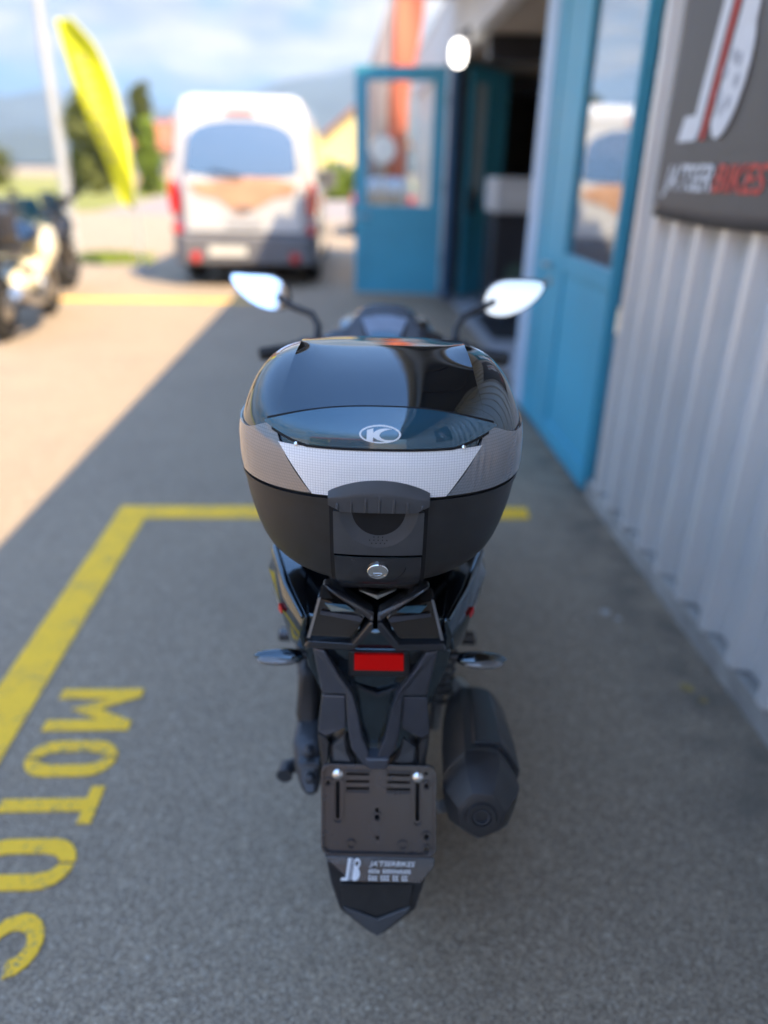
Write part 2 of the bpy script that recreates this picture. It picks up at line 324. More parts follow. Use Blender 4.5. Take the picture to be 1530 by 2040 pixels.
def text_mesh(body, size, shear=0., bold=0.):
    cu = bpy.data.curves.new('text_shape', 'FONT'); cu.body = body; cu.size = size; cu.shear = shear; cu.offset = bold; cu.resolution_u = 3; cu.extrude = 0
    o = bpy.data.objects.new('text_shape', cu); COL.objects.link(o)
    dg = bpy.context.evaluated_depsgraph_get(); me = bpy.data.meshes.new_from_object(o.evaluated_get(dg))
    v = [tuple(p.co) for p in me.vertices]; f = [tuple(p.vertices) for p in me.polygons]
    bpy.data.objects.remove(o); bpy.data.curves.remove(cu); bpy.data.meshes.remove(me)
    return v, f
def arc(cx, cy, rx, ry, a0, a1, n):
    return [(cx+rx*math.cos(R(a0+(a1-a0)*i/n)), cy+ry*math.sin(R(a0+(a1-a0)*i/n))) for i in range(n+1)]
def interp(xs, ys):
    xs = np.array(xs, float); ys = np.array(ys, float)
    # monotone cubic (Fritsch-Carlson)
    h = np.diff(xs); d = np.diff(ys)/h; m = np.zeros(len(xs)); m[0] = d[0]; m[-1] = d[-1]
    for i in range(1, len(xs)-1):
        m[i] = 0 if d[i-1]*d[i] <= 0 else 2*d[i-1]*d[i]/(d[i-1]+d[i])
    def f(x):
        x = min(max(x, xs[0]), xs[-1]); i = min(int(np.searchsorted(xs, x, 'right'))-1, len(xs)-2); i = max(i, 0)
        t = (x-xs[i])/h[i]; t2 = t*t; t3 = t2*t
        return (2*t3-3*t2+1)*ys[i]+(t3-2*t2+t)*h[i]*m[i]+(-2*t3+3*t2)*ys[i+1]+(t3-t2)*h[i]*m[i+1]
    return f

# ------------------------------------------------------------------ the ground
g = MB(); g.grid(lambda u, v: (-4900+9800*u, -2900+8000*v, 0), 14, 12); tag(g.obj('ground', 'asphalt'), kind='structure')
g = MB(); g.prism([(-160, 29, .02), (-9.5, 29.5, .02), (-13, 62, .02), (-70, 130, .02), (-200, 130, .02)], (0, 0, -.03)); tag(g.obj('grass_verge', 'grass'), kind='structure')
g = MB(); g.prism([(-12.2, 66, .02), (30, 52, .02), (60, 58, .02), (60, 150, .02), (-68, 132, .02)], (0, 0, -.03)); tag(g.obj('meadow', 'grass'), kind='structure')
g = MB(); g.prism([(-9.2, 29, .008), (20, 22, .008), (20, 27, .008), (-12.3, 63, .008)], (0, 0, -.006)); tag(g.obj('road', 'road'), kind='structure')
# mountains: ridges of real height, kilometres off
def ridge(name, y, x0, x1, prof, depth):
    f = interp(*zip(*prof)); nx, ny = 90, 10
    def fn(u, v):
        x = x0+(x1-x0)*u; h = f(x)*(1+.05*math.sin(x*.021)+.03*math.sin(x*.067+1)); k = math.sin(math.pi*min(1, .02+v))
        w = h*(k**.8)*(1+.10*math.sin(x*.03+v*9)*math.sin(v*14+x*.011)*(1-k))
        return (x, y+depth*(v-.5), w-3)
    tag(MB().grid(fn, nx, ny).obj(name, 'hill', smooth=80), kind='structure')
ridge('mountain', 3300, -3600, 2600, [(-3600, 330), (-2200, 260), (-1300, 245), (-900, 250), (-700, 215), (-400, 270), (-150, 330), (60, 372), (300, 330), (900, 390), (2600, 400)], 1800)
ridge('hill', 1500, -2600, 1500, [(-2600, 90), (-1200, 75), (-600, 60), (-300, 50), (0, 60), (500, 90), (1500, 140)], 700)

# bay markings
bay = thing('bay_outline', 'yellow painted outline of the parking bay around the scooter', 'road marking', (-1.05, 2.5, 0))
def flat(name, pts, m, parent, z=.004, base=None):
    b = base or Vector((0, 0, 0)); mb = MB(); mb.prism([(p[0]-b.x, p[1]-b.y, z) for p in pts], (0, 0, -.003)); return mb.obj(name, m, parent)
bb_ = bay.location
flat('side_line', [(-1.115, -2.6), (-.972, -2.6), (-.972, 3.145), (-1.115, 3.145)], 'yellow', bay, base=bb_)
flat('end_line', [(-1.118, 3.1475), (.86, 3.135), (.872, 3.262), (-1.118, 3.285)], 'yellow', bay, base=bb_)
wd = thing('painted_word', 'the word MOTOS painted in yellow stencil letters inside the bay', 'road marking', (-.78, 1.45, 0))
def letter(polys):      # local: u along reading (towards the camera, -Y), v up the letter (+X)
    mb = MB()
    for pl in polys: mb.prism([(-.905+v*.25+.78, 1.885-u-1.45, .004) for u, v in pl], (0, 0, -.003))
    mb.obj('letter', 'yellow', wd)
letter([[(0, 0), (.045, 0), (.045, .62), (.094, .22), (.143, .62), (.143, 0), (.188, 0), (.188, 1), (.15, 1), (.094, .56), (.038, 1), (0, 1)]])
def O(u0, w):
    t = .042; c = u0+w/2; ro = w/2
    for_half = []
    for s in (-1, 1):      # two stencil halves, split at the ends of the letter
        outer = [(c+s*.004, 1), *[(c+s*(ro*math.sin(R(a))), .72+.28*math.cos(R(a))) for a in (12, 30, 50, 70, 90)], *[(c+s*(ro*math.sin(R(a))), .28+.28*math.cos(R(a))) for a in (90, 110, 130, 150, 168)], (c+s*.004, 0)]
        ri = ro-t
        inner = [(c+s*.004, .15), *[(c+s*(ri*math.sin(R(a))), .32+.17*math.cos(R(a))) for a in (160, 130, 90)], *[(c+s*(ri*math.sin(R(a))), .68+.17*math.cos(R(a))) for a in (90, 50, 20)], (c+s*.004, .85)]
        for_half.append(outer+inner)
    letter(for_half)
O(.232, .135)
letter([[(.405, 1), (.405, .86), (.445, .86), (.445, 0), (.487, 0), (.487, .86), (.528, .86), (.528, 1)]])
O(.572, .142)
Sc = .845; So = []
So = arc(Sc, .745, .074, .255, 10, 180, 8)+[(Sc-.06, .60), (Sc+.012, .42)]+arc(Sc, .265, .034, .135, 40, -180, 7)[0:]+[(Sc-.072, .30)]+arc(Sc, .255, .076, .255, 200, 385, 9)+[(Sc+.045, .53), (Sc-.02, .63)]+arc(Sc, .735, .034, .135, 200, 10, 7)
letter([So])
tag(flat('far_bay_line', [(-3.75, 9.38), (-1.2, 9.44), (-1.2, 9.62), (-3.75, 9.58)], 'yellow', None), 'yellow painted line on the sunlit asphalt behind the white van', 'road marking')

# ------------------------------------------------------------------ the building
WX = 1.2
B = thing('industrial_building', 'grey metal clad workshop with blue glazed doors and a white fascia', 'building', (WX, 3, 0))
def BL(mb): return mb.shift((-WX, -3, 0))
def clad_sheet(y0, n=5, z0=.095, z1=2.70):
    prof = []
    for k in range(n):
        b = y0-.2*k
        prof += [(WX+.058, b), (WX+.058, b-.128), (WX+.003, b-.140), (WX+.003, b-.182), (WX+.058, b-.1985)]
    mb = MB(); f = [[(x, y, z) for x, y in prof] for z in (z0, z1)]
    bk = [[(x+.004, y, z) for x, y in reversed(prof)] for z in (z0, z1)]
    mb.loft([f[0]+bk[0], f[1]+bk[1]]); return mb
for k in range(14): BL(clad_sheet(3.42-1.0*k, z1=3.36)).obj('cladding_sheet', 'clad', B)
for k in range(5): BL(clad_sheet(15.0-1.0*k, z1=2.70)).obj('cladding_sheet', 'clad', B)
BL(MB().bb((WX+.016, -10.6, -.1), (WX+.16, 3.43, .088))).obj('plinth', 'plinth', B, bevel=.006)
BL(MB().bb((WX-.006, 9.96, -.1), (WX+.16, 15.0, .088))).obj('plinth', 'plinth', B)
BL(MB().bb((WX-.035, 3.43, 2.705), (WX+.10, 15.0, 3.36))).obj('fascia', 'fascia', B, bevel=.008)
for a_, b_ in (((WX-.05, -10.6), (4.2, 15.02)), ((6.4, -10.6), (12, 15.02)), ((4.202, -10.6), (6.398, 4.6)), ((4.202, 8.0), (6.398, 15.02))):
    BL(MB().bb((*a_, 3.362), (*b_, 3.42))).obj('roof', 'fascia', B)
sk = BL(MB().bb((4.15, 4.55, 3.425), (6.45, 8.05, 3.435))).obj('added_skylight', 'clear', B)  # unseen roof opening added to bring daylight into the room
# deep eaves over the pavement along the near half of the building
BL(MB().bb((.42, -10.6, 3.385), (WX-.053, 9.7, 3.42))).obj('eaves', 'soffit', B)
BL(MB().bb((.395, -10.6, 3.33), (.418, 9.7, 3.47))).obj('eaves_trim', 'fascia', B)
for k in range(21): BL(MB().bb((.43, -10.2+k, 3.30), (WX-.06, -10.12+k, 3.384))).obj('eaves_bracket', 'soffit', B)
BL(MB().tube([(.33, -10.6, 3.40), (.33, 9.7, 3.40)], .055, 14)).obj('gutter', 'greywhite', B, smooth=50)
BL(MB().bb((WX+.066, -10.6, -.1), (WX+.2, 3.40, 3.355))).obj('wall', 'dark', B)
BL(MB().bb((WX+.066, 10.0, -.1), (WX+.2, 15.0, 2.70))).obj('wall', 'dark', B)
BL(MB().bb((WX+.22, 14.8, -.1), (12, 15.0, 3.355))).obj('gable_wall', 'clad', B)
BL(MB().bb((WX+.22, -10.6, -.1), (12, -10.4, 3.355))).obj('gable_wall', 'clad', B)
# room behind the doors
BL(MB().bb((WX+.10, 3.41, -.1), (9, 14.7, .022))).obj('room_floor', 'floor_in', B)
for a_, b_ in (((WX+.10, 3.43), (4.2, 14.7)), ((6.4, 3.43), (9, 14.7)), ((4.202, 3.43), (6.398, 4.6)), ((4.202, 8.0), (6.398, 14.7))):
    BL(MB().bb((*a_, 2.72), (*b_, 2.80))).obj('room_ceiling', 'ceil', B)
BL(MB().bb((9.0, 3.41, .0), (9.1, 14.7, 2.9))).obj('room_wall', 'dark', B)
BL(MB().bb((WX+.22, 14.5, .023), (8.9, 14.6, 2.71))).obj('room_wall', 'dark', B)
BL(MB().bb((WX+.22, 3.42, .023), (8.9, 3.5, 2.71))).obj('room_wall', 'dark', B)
for y in (5.3, 8.1, 11.1): BL(MB().bb((WX+.12, y, 2.50), (8.9, y+.14, 2.715))).obj('ceiling_beam', 'cabinet', B)

def leaf(name, y0, y1, z0=.03, z1=2.695, zw0=1.12, zw1=2.52, st=.13, mid=.02, m='blue', glassm='glass', x0=WX-.008, x1=WX+.05, st2=None):
    """a blue door leaf lying in the wall plane, y0 < y1, with a window and a framed kick panel"""
    st2 = st2 or st
    mb = MB(); mb.bb((x0, y0, z0), (x1, y0+st, z1)); mb.bb((x0, y1-st2, z0), (x1, y1, z1))
    mb.bb((x0, y0+st, zw1), (x1, y1-st2, z1)); mb.bb((x0, y0+st, zw0-.09), (x1, y1-st2, zw0)); mb.bb((x0, y0+st, z0), (x1, y1-st2, z0+.12))
    d = BL(mb).obj(name, m, B, bevel=.004)
    BL(MB().bb((x0+.014, y0+st+.001, z0+.121), (x1-.012, y1-st2-.001, zw0-.091))).obj('kick_panel', m, d, bevel=.003)
    BL(MB().bb((x0+.022, y0+st+.001, zw0+.001), (x0+.028, y1-st2-.001, zw1-.001))).obj('pane', glassm, d)
    return d
d1 = leaf('door_leaf', 3.435, 4.72, zw0=1.11, st=.03, st2=.47)
hb = MB(); hb.tube([(WX-.055, 4.52, 1.03), (WX-.055, 4.40, 1.03)], .011); hb.tube([(WX-.004, 4.52, 1.03), (WX-.06, 4.52, 1.03)], .011); BL(hb).obj('handle', 'steel', d1, smooth=40)
hb = MB(); hb.lathe((WX-.007, 4.50, .93), (-1, 0, 0), [(0, .028), (.014, .026), (.016, .018)]); BL(hb).obj('lock', 'steel', d1, smooth=40)
BL(MB().bb((WX-.014, 4.723, .03), (WX+.05, 4.90, 2.70))).obj('door_frame', 'blue', B, bevel=.004)
BL(MB().bb((WX-.024, 4.903, .03), (WX+.05, 5.16, 2.70))).obj('door_jamb', 'pale', B, bevel=.006)
# second leaf, hung on the far jamb and pushed into the room
def IL(mb, a2=R(48)):
    c, s_ = math.cos(a2), math.sin(a2); mb.v = [(.235+.86*p[0]*c-p[1]*s_, 9.88+.86*p[0]*s_+p[1]*c-3, p[2]) for p in mb.v]; return mb
mb = MB(); mb.bb((0, 0, .04), (.13, .05, 2.66)); mb.bb((.42, 0, .04), (.62, .05, 2.66)); mb.bb((.80, 0, .04), (.98, .05, 2.66))
for x0_, x1_ in ((.131, .419), (.621, .799)): mb.bb((x0_, .0, 2.5), (x1_, .05, 2.66)); mb.bb((x0_, 0, 1.12), (x1_, .05, 1.24)); mb.bb((x0_, 0, .04), (x1_, .05, .16))
d2 = IL(mb).obj('inner_door', 'blue', B, bevel=.004)
IL(MB().bb((.132, .02, 1.241), (.418, .027, 2.499))).obj('pane', 'frost', d2)
IL(MB().bb((.622, .012, 1.241), (.798, .04, 2.499))).obj('upper_panel', 'blue', d2)
for x0_, x1_ in ((.132, .418), (.622, .798)): IL(MB().bb((x0_, .012, .161), (x1_, .04, 1.119))).obj('kick_panel', 'blue', d2)
IL(MB().bb((.02, -.07, 1.06), (.13, -.001, 1.34))).obj('lock_box', 'cabinet', d2, bevel=.01)
BL(MB().bb((WX-.02, 9.703, .03), (WX+.06, 9.95, 2.70))).obj('door_frame', 'blue2', B, bevel=.005)
# the open leaf, swung out square to the wall
hx, hy = WX-.05, 9.98; ang = R(8)
od = MB(); L = 1.105; z0, z1, zw0, zw1, sa, sb = .05, 2.655, 1.13, 2.50, .155, .15
def OL(mb):
    c, s_ = math.cos(math.pi-ang), math.sin(math.pi-ang)
    mb.v = [(hx+p[0]*c-p[1]*s_-WX, hy+p[0]*s_+p[1]*c-3, p[2]) for p in mb.v]; return mb
od.bb((0, 0, z0), (sa, .05, z1)); od.bb((L-sb, 0, z0), (L, .05, z1)); od.bb((sa, 0, zw1), (L-sb, .05, z1)); od.bb((sa, 0, zw0-.10), (L-sb, .05, zw0)); od.bb((sa, 0, z0), (L-sb, .05, z0+.1))
d3 = OL(od).obj('open_door', 'blue', B, bevel=.004)
OL(MB().bb((sa+.001, .012, z0+.101), (L-sb-.001, .040, zw0-.101))).obj('kick_panel', 'blue', d3, bevel=.003)
OL(MB().bb((sa+.001, .022, zw0+.001), (L-sb-.001, .027, zw1-.001))).obj('pane', 'clear', d3)
for z in (.5, 1.35, 2.3):
    OL(MB().tube([(-.012, .062, z-.06), (-.012, .062, z+.06)], .016)).obj('hinge', 'steel', d3, smooth=40)
hb = MB(); hb.tube([(L-.07, .05, 1.0), (L-.07, .10, 1.0), (L-.19, .10, 1.0)], .011); OL(hb).obj('handle', 'steel', d3, smooth=40)

# things in the doorway
cb = thing('tool_cabinet', 'black cabinet with round dull green stickers inside the doorway', 'cabinet', (2.12, 8.95, .022))
MB().bb((-.52, -.33, .06), (.52, .34, 1.10)).obj('body', 'cabinet', cb, bevel=.01)
MB().bb((-.50, -.30, 0), (.50, .32, .058)).obj('plinth', 'gap', cb)
for x, z, r in ((-.24, .44, .13), (-.36, .24, .10)):
    MB().lathe((x, -.331, z), (0, -1, 0), [(0, r), (.004, r)], 24).obj('sticker', 'green_st', cb)
for k in range(3): MB().bb((-.50, -.338, .62+.16*k), (.50, -.331, .76+.16*k)).obj('drawer_front', 'cabinet', cb, bevel=.004)
ct = thing('counter_panel', 'pale grey box standing on the black cabinet inside the doorway', 'box', (2.12, 8.95, 1.122))
MB().bb((-.54, -.36, .003), (.54, .36, .36)).obj('case', 'greywhite', ct, bevel=.015)
MB().bb((-.46, -.367, .10), (.46, -.361, .27)).obj('front_panel', 'fascia', ct)
sh = thing('stock_shelf', 'dark metal shelf stacked high with boxes deep inside the doorway', 'shelf', (4.2, 12.2, .022))
for x in (-.5, .5):
    for y in (-1.6, 1.6): MB().bb((x-.03, y-.03, 0), (x+.03, y+.03, 2.4)).obj('post', 'cabinet', sh)
for z in (.5, 1.1, 1.7, 2.3): MB().bb((-.55, -1.65, z), (.55, 1.65, z+.04)).obj('shelf_board', 'cabinet', sh)
for i, (y, z, w, h, m, nm) in enumerate([(-1.2, 1.74, .6, .3, 'red_in', 'dark red carton on the upper shelf inside the doorway'), (-.3, 1.74, .5, .42, 'greywhite', 'light grey carton beside the red one on the shelf'), (.7, 1.74, .7, .34, 'cabinet', 'black carton at the far end of the upper shelf'), (-.9, 1.14, .8, .4, 'dark', 'dull dark carton on the middle shelf inside the doorway')]):
    o = MB().bb((-.35, -w/2, 0), (.35, w/2, h)).obj('carton', m, None, bevel=.01, loc=(4.2, 12.2+y, .022+z+.001)); tag(o, nm, 'box', 'cartons on the stock shelf')
mat_o = MB().bb((-.55, -.7, 0), (.55, .7, .015)).obj('door_mat', 'cabinet', None, bevel=.004, loc=(1.95, 7.9, .0225)); tag(mat_o, 'dark rubber mat on the pale workshop floor', 'mat')
# glowing oval globe added above the second leaf in place of a sun glint
wl = thing('glint_globe', 'oval glowing globe on the fascia, standing in for a sun glint above the open blue door', 'glint globe', (WX-.0365, 8.35, 2.75))
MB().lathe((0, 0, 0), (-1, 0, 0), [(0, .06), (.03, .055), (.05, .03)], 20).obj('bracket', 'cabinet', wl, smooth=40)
mb = MB(); MB().tube([(-.04, 0, 0), (-.11, 0, 0), (-.11, 0, -.06)], .012, 8).obj('arm', 'cabinet', wl, smooth=40); mb.lathe((-.11, 0, -.17), (0, 0, 1), [(-.115, .01), (-.105, .04), (-.07, .066), (0, .076), (.07, .066), (.105, .04), (.115, .01)], 24); mb.obj('globe', 'glint_glow', wl, smooth=60)

# ------------------------------------------------------------------ logo and banners
def logo_polys(slant, wl=1.0):
    sh_ = lambda L: [((u+slant*v)*wl, v) for u, v in L]
    J = sh_([(0, 0), (.38, 0), (.42, .03), (.435, .07), (.435, 1), (.27, 1), (.27, .13), (.045, .13)])
    S = sh_([(.49, 0), (.57, 0), (.57, 1), (.49, 1)])
    Bo = sh_([(.64, .10)]+[(.64, .93)]+arc(.80, .77, .20, .23, 125, -48, 12)+arc(.81, .28, .25, .28, 52, -140, 14))
    hole = sh_(arc(.81, .77, .105, .12, 0, 330, 11))
    return J, S, Bo, hole
def put(mb, poly, fr, dep, holes=()):
    o, a, b, n = fr; mb.prism([o+a*u+b*v for u, v in poly], n*(-dep), [[o+a*u+b*v for u, v in h] for h in holes])
def put_text(mb, body, size, fr, dep, width=None, shear=.25, bold=.0):
    v, f = text_mesh(body, size, shear, bold); o, a, b, n = fr
    x0 = min(p[0] for p in v); x1 = max(p[0] for p in v); k = (width/(x1-x0)) if width else 1
    i = mb.add([o+a*((p[0]-x0)*k)+b*p[1] for p in v], f)
def banner(y_left, label):
    t = thing('shop_banner', label, 'banner', (WX-.006, y_left-.5, 1.37), 0, 'shop banners on the cladding')
    n = Vector((-1, 0, 0)); a = Vector((0, -1, 0)); b = Vector((0, 0, 1)); fr = lambda u, v, d: (Vector((-d, .5-u, v)), a, b, n)
    mb = MB(); nz_ = lambda u, v: .004*math.sin(u*9+v*3)+.003*math.sin(v*11+u*2)
    g1 = lambda s: (lambda u, v: (-.012-s*.003-nz_(u, v)*.6, .5-1.0*u, 1.22*v-.012*math.sin(math.pi*u)*(1-v)))
    mb.grid(g1(1), 24, 24); 
    mb.obj('cloth', 'banner', t, smooth=60, solid=.0015)
    J, S, Bo, hole = logo_polys(.36, .62)
    sc = .60; off = lambda L: [(u*sc, v*sc) for u, v in L]
    f0 = fr(.14, .25, .022)
    mb = MB(); put(mb, off(J), f0, .003); put(mb, off(Bo), f0, .003, [off(hole)]); mb.obj('emblem', 'white_print', t)
    mb = MB(); put(mb, off(S), f0, .003); mb.obj('emblem_slash', 'red_print', t)
    mb = MB()
    for k in range(7):                      # gear and chain marks inside the B
        u, v = .78+.13*math.cos(k*.9), .26+.12*math.sin(k*.9); u2 = (u+.36*v)*.62
        put(mb, [((u2+.028*math.cos(R(q)))*sc, (v+.035*math.sin(R(q)))*sc) for q in range(0, 360, 45)], fr(.14, .25, .0235), .002)
    mb.obj('emblem_gear', 'grey_print', t)
    mb = MB(); put_text(mb, "JA'TSER", .115, fr(.075, .095, .023), .002, .40, .3, .002); mb.obj('lettering', 'white_print', t)
    mb = MB(); put_text(mb, "BIKES", .115, fr(.485, .095, .023), .002, .34, .3, .002); mb.obj('lettering', 'red_print', t)
    for u, v in ((.03, .03), (.97, .03), (.03, 1.19), (.97, 1.19)):
        MB().lathe((-.016, .5-u, v), (-1, 0, 0), [(0, .012), (.006, .012), (.006, .006), (.003, .006)], 16).obj('eyelet', 'steel', t)
banner(3.03, 'dark brown shop banner with white and red emblem, beside the blue door')
banner(-.6, 'dark brown shop banner with white and red emblem, farther along the wall behind the scooter')

# ------------------------------------------------------------------ scooter helpers
CX = -.0095
scoot_loc = Vector((CX*math.cos(YAW)+1.6*math.sin(YAW), -CX*math.sin(YAW)+1.6*math.cos(YAW), 0))
sr_, su_, sf_ = axes(0.0)
def S(px, py, F):
    d = sf_+sr_*((px-IW/2)/FPX)+su_*((IH/2-py)/FPX); t = F/d.y
    return Vector((d.x*t-CX, F-1.6, CAMZ+d.z*t))
def LP(x, F, z): return Vector((x, F-1.6, z))
def mir(P, s): return [Vector((p.x*s, p.y, p.z)) for p in P]
def half(pts):      # from left-side pixels: average to a positive x
    return [Vector((abs(S(*p).x), S(*p).y, S(*p).z)) for p in pts]
scooter = thing('scooter', 'black maxi scooter seen from behind with a top case, parked in the yellow bay', 'scooter', scoot_loc, -YAW)

# ---- rear bodywork
def sides(name, rings, m, sm=35, bevel=None, closed=True, label=None):
    for s in (-1, 1):
        mb = MB(); mb.loft([mir(r, s) for r in rings], closed=closed); o = mb.obj(name, m, scooter, smooth=sm, bevel=bevel)
sides('side_fairing', [
    [LP(.104, .966, .866), LP(.113, .964, .866), LP(.119, .966, .832), LP(.116, .978, .790), LP(.104, .985, .790)],
    [LP(.112, 1.02, .884), LP(.144, 1.025, .887), LP(.160, 1.03, .850), LP(.146, 1.03, .772), LP(.112, 1.04, .780)],
    [LP(.118, 1.12, .895), LP(.176, 1.12, .902), LP(.192, 1.12, .866), LP(.170, 1.12, .760), LP(.118, 1.13, .760)],
    [LP(.115, 1.30, .890), LP(.180, 1.30, .893), LP(.198, 1.30, .850), LP(.180, 1.30, .735), LP(.115, 1.30, .73)],
    [LP(.11, 1.60, .815), LP(.165, 1.60, .815), LP(.190, 1.60, .770), LP(.182, 1.60, .66), LP(.11, 1.60, .65)],
    [LP(.10, 1.80, .74), LP(.13, 1.80, .74), LP(.150, 1.80, .70), LP(.150, 1.80, .60), LP(.10, 1.80, .59)]], 'gloss', 40, .006)
for s in (-1, 1):      # bright crease along the upper edge of each fairing and the red mark
    mb = MB(); mb.tube([p for p in mir([LP(.114, .963, .867), LP(.147, 1.024, .888), LP(.179, 1.12, .902), LP(.183, 1.30, .892)], s)], [.004, .006, .007, .005], 10); mb.obj('fairing_trim', 'gloss', scooter, smooth=50)
    mb = MB(); q = mir([LP(.1535, 1.018, .846), LP(.1600, 1.03, .850), LP(.1615, 1.033, .838), LP(.1550, 1.02, .836)], s); mb.prism(q, Vector((s*.002, -.0015, 0))); mb.obj('emblem', 'redmark', scooter)
    mb = MB()
    for k in range(4):
        F0 = 1.055+.02*k; q = mir([LP(.1630+.0062*k, F0, .835), LP(.167+.0062*k, F0+.012, .836), LP(.165+.0062*k, F0+.012, .816), LP(.161+.0062*k, F0, .815)], s); mb.prism(q, Vector((s*.002, -.001, 0)))
    mb.obj('model_badge', 'steel', scooter)
# centre tail deck under the box, dipping to a V
mb = MB(); rings = []
for F, w, zt, zc, zb in ((.975, .118, .868, .838, .80), (1.03, .12, .885, .868, .77), (1.15, .12, .893, .885, .74), (1.35, .115, .885, .885, .70), (1.6, .11, .81, .81, .60)):
    rings.append([LP(-w, F, zt), LP(0, F-.004, zc), LP(w, F, zt), LP(w, F, zb), LP(-w, F, zb)])
mb.loft(rings); mb.obj('tail_deck', 'gloss', scooter, smooth=30, bevel=.004)
# V shaped bars between the lamps
for s in (-1, 1):
    P = mir(half([(640, 1168, .962), (660, 1165, .97), (752, 1222, .952), (752, 1243, .945), (735, 1236, .95)]), s)
    MB().prism(P, Vector((0, .03, -.004))).obj('tail_spar', 'satin', scooter, bevel=.004)
    P = mir(half([(752, 1240, .946), (735, 1240, .95), (700, 1283, .955), (612, 1277, .965), (605, 1292, .967), (706, 1298, .958), (752, 1256, .948)]), s)
    MB().prism(P, Vector((0, .03, 0))).obj('tail_lip', 'satin', scooter, bevel=.004)
    P = mir(half([(634, 1191, .963), (718, 1216, .955), (728, 1231, .952), (701, 1272, .955), (613, 1268, .965)]), s)
    tl = MB().prism(P, Vector((0, .04, 0))).obj('tail_light', 'smokelens', scooter, bevel=.004)
    P = mir(half([(646, 1200, .961), (690, 1204, .956), (708, 1217, .954), (660, 1217, .957)]), s)
    MB().prism([p+Vector((0, -.0025, 0)) for p in P], Vector((0, .002, 0))).obj('upper_window', 'smoke', tl, bevel=.001)
    P = mir(half([(640, 1216, .960), (716, 1226, .953), (722, 1232, .952), (718, 1237, .952), (638, 1222, .960)]), s)
    MB().prism([p+Vector((0, -.003, 0)) for p in P], Vector((0, .002, 0))).obj('light_strip', 'gun', tl)
    P = mir(half([(612, 1268, .966), (634, 1190, .964), (639, 1190, .963), (618, 1268, .965)]), s)
    MB().prism([p+Vector((0, -.003, 0)) for p in P], Vector((0, .003, 0))).obj('light_edge', 'alu', tl)
# rack plate under the box
mb = MB(); mb.prism([LP(-.06, .985, .93), LP(.06, .985, .93), LP(.13, 1.10, .935), LP(.13, 1.30, .935), LP(-.13, 1.30, .935), LP(-.13, 1.10, .935)], Vector((0, 0, -.022))); mb.obj('luggage_rack', 'plast', scooter, bevel=.005)
for s in (-1, 1):
    MB().tube([LP(s*.10, 1.12, .925), LP(s*.135, 1.14, .89), LP(s*.14, 1.2, .85)], .013).obj('rack_strut', 'plast', scooter, smooth=50)
# small steel chevron under the lock
P = [S(715, 1176, .945), S(752, 1186, .94), S(790, 1175, .945), S(752, 1194, .94)]; MB().prism(P, Vector((0, .01, 0))).obj('rack_badge', 'steel', scooter)
# undertray with the red reflector
P = [S(606, 1290, .975), S(900, 1296, .975), S(893, 1330, .985), S(860, 1400, .985), S(812, 1480, .975), S(772, 1520, .965), S(735, 1520, .965), S(700, 1480, .975), S(650, 1400, .985), S(614, 1330, .985)]
MB().prism(P, Vector((0, .05, 0))).obj('undertray', 'gloss', scooter, bevel=.006)
P = [S(700, 1362, .982), S(752, 1388, .98), S(808, 1362, .982), S(752, 1380, .98)]; MB().prism([p+Vector((0, -.003, 0)) for p in P], Vector((0, .004, 0))).obj('undertray_crease', 'satin', scooter)
P = [S(694, 1298, .972), S(815, 1300, .972), S(818, 1350, .976), S(693, 1348, .976)]; MB().prism(P, Vector((0, .012, 0))).obj('reflector_mount', 'plast', scooter, bevel=.004)
mb = MB(); c = [S(706, 1335, .966), S(804, 1336.5, .966), S(804, 1305.5, .963), S(706, 1304, .963)]
mb.prism(c, Vector((0, .006, 0))); mb.uv = {i: ((p[0]-c[0].x), p[2]) for i, p in enumerate(mb.v)}; mb.obj('reflector', 'redrefl', scooter)
# fender bracket: two arms closing on the plate
def prism_s(name, pts, off, m, bevel=.004, s=1):
    return MB().prism(mir(half(pts), s), off).obj(name, m, scooter, bevel=bevel)
for s in (-1, 1):
    off = Vector((0, .035, -.01))
    prism_s('bracket_arm', [(622, 1290, .972), (646, 1296, .966), (676, 1348, .960), (702, 1384, .957), (712, 1420, .955), (722, 1470, .952), (735, 1500, .950), (735, 1532, .948), (724, 1526, .950), (700, 1494, .955), (692, 1452, .958), (688, 1384, .966), (641, 1382, .972)], off, 'gun', .004, s)
    prism_s('bracket_facet', [(641, 1384, .976), (688, 1386, .970), (690, 1450, .964), (650, 1468, .972), (633, 1458, .978)], off, 'gun', .003, s)
    prism_s('bracket_leg', [(633, 1461, .980), (650, 1471, .974), (655, 1480, .974), (652, 1524, .962), (640, 1524, .966)], off, 'plast', .003, s)
    prism_s('bracket_web', [(656, 1482, .985), (688, 1456, .980), (697, 1500, .972), (712, 1524, .966), (654, 1524, .972)], Vector((0, .02, 0)), 'plast', .003, s)
    prism_s('web_insert', [(662, 1486, .975), (686, 1470, .970), (690, 1500, .967), (700, 1519, .962), (664, 1517, .966)], Vector((0, .01, 0)), 'handle', .002, s)
P = [S(727, 1512, .946), S(777, 1512, .946), S(771, 1534, .943), S(734, 1534, .943)]; MB().prism(P, Vector((0, .03, 0))).obj('bracket_keystone', 'gun', scooter, bevel=.004)
P = [S(706, 1384, .990), S(800, 1384, .990), S(795, 1440, .985), S(780, 1505, .975), S(728, 1505, .975), S(712, 1440, .985)]; MB().prism(P, Vector((0, .02, 0))).obj('bracket_infill', 'gloss', scooter)

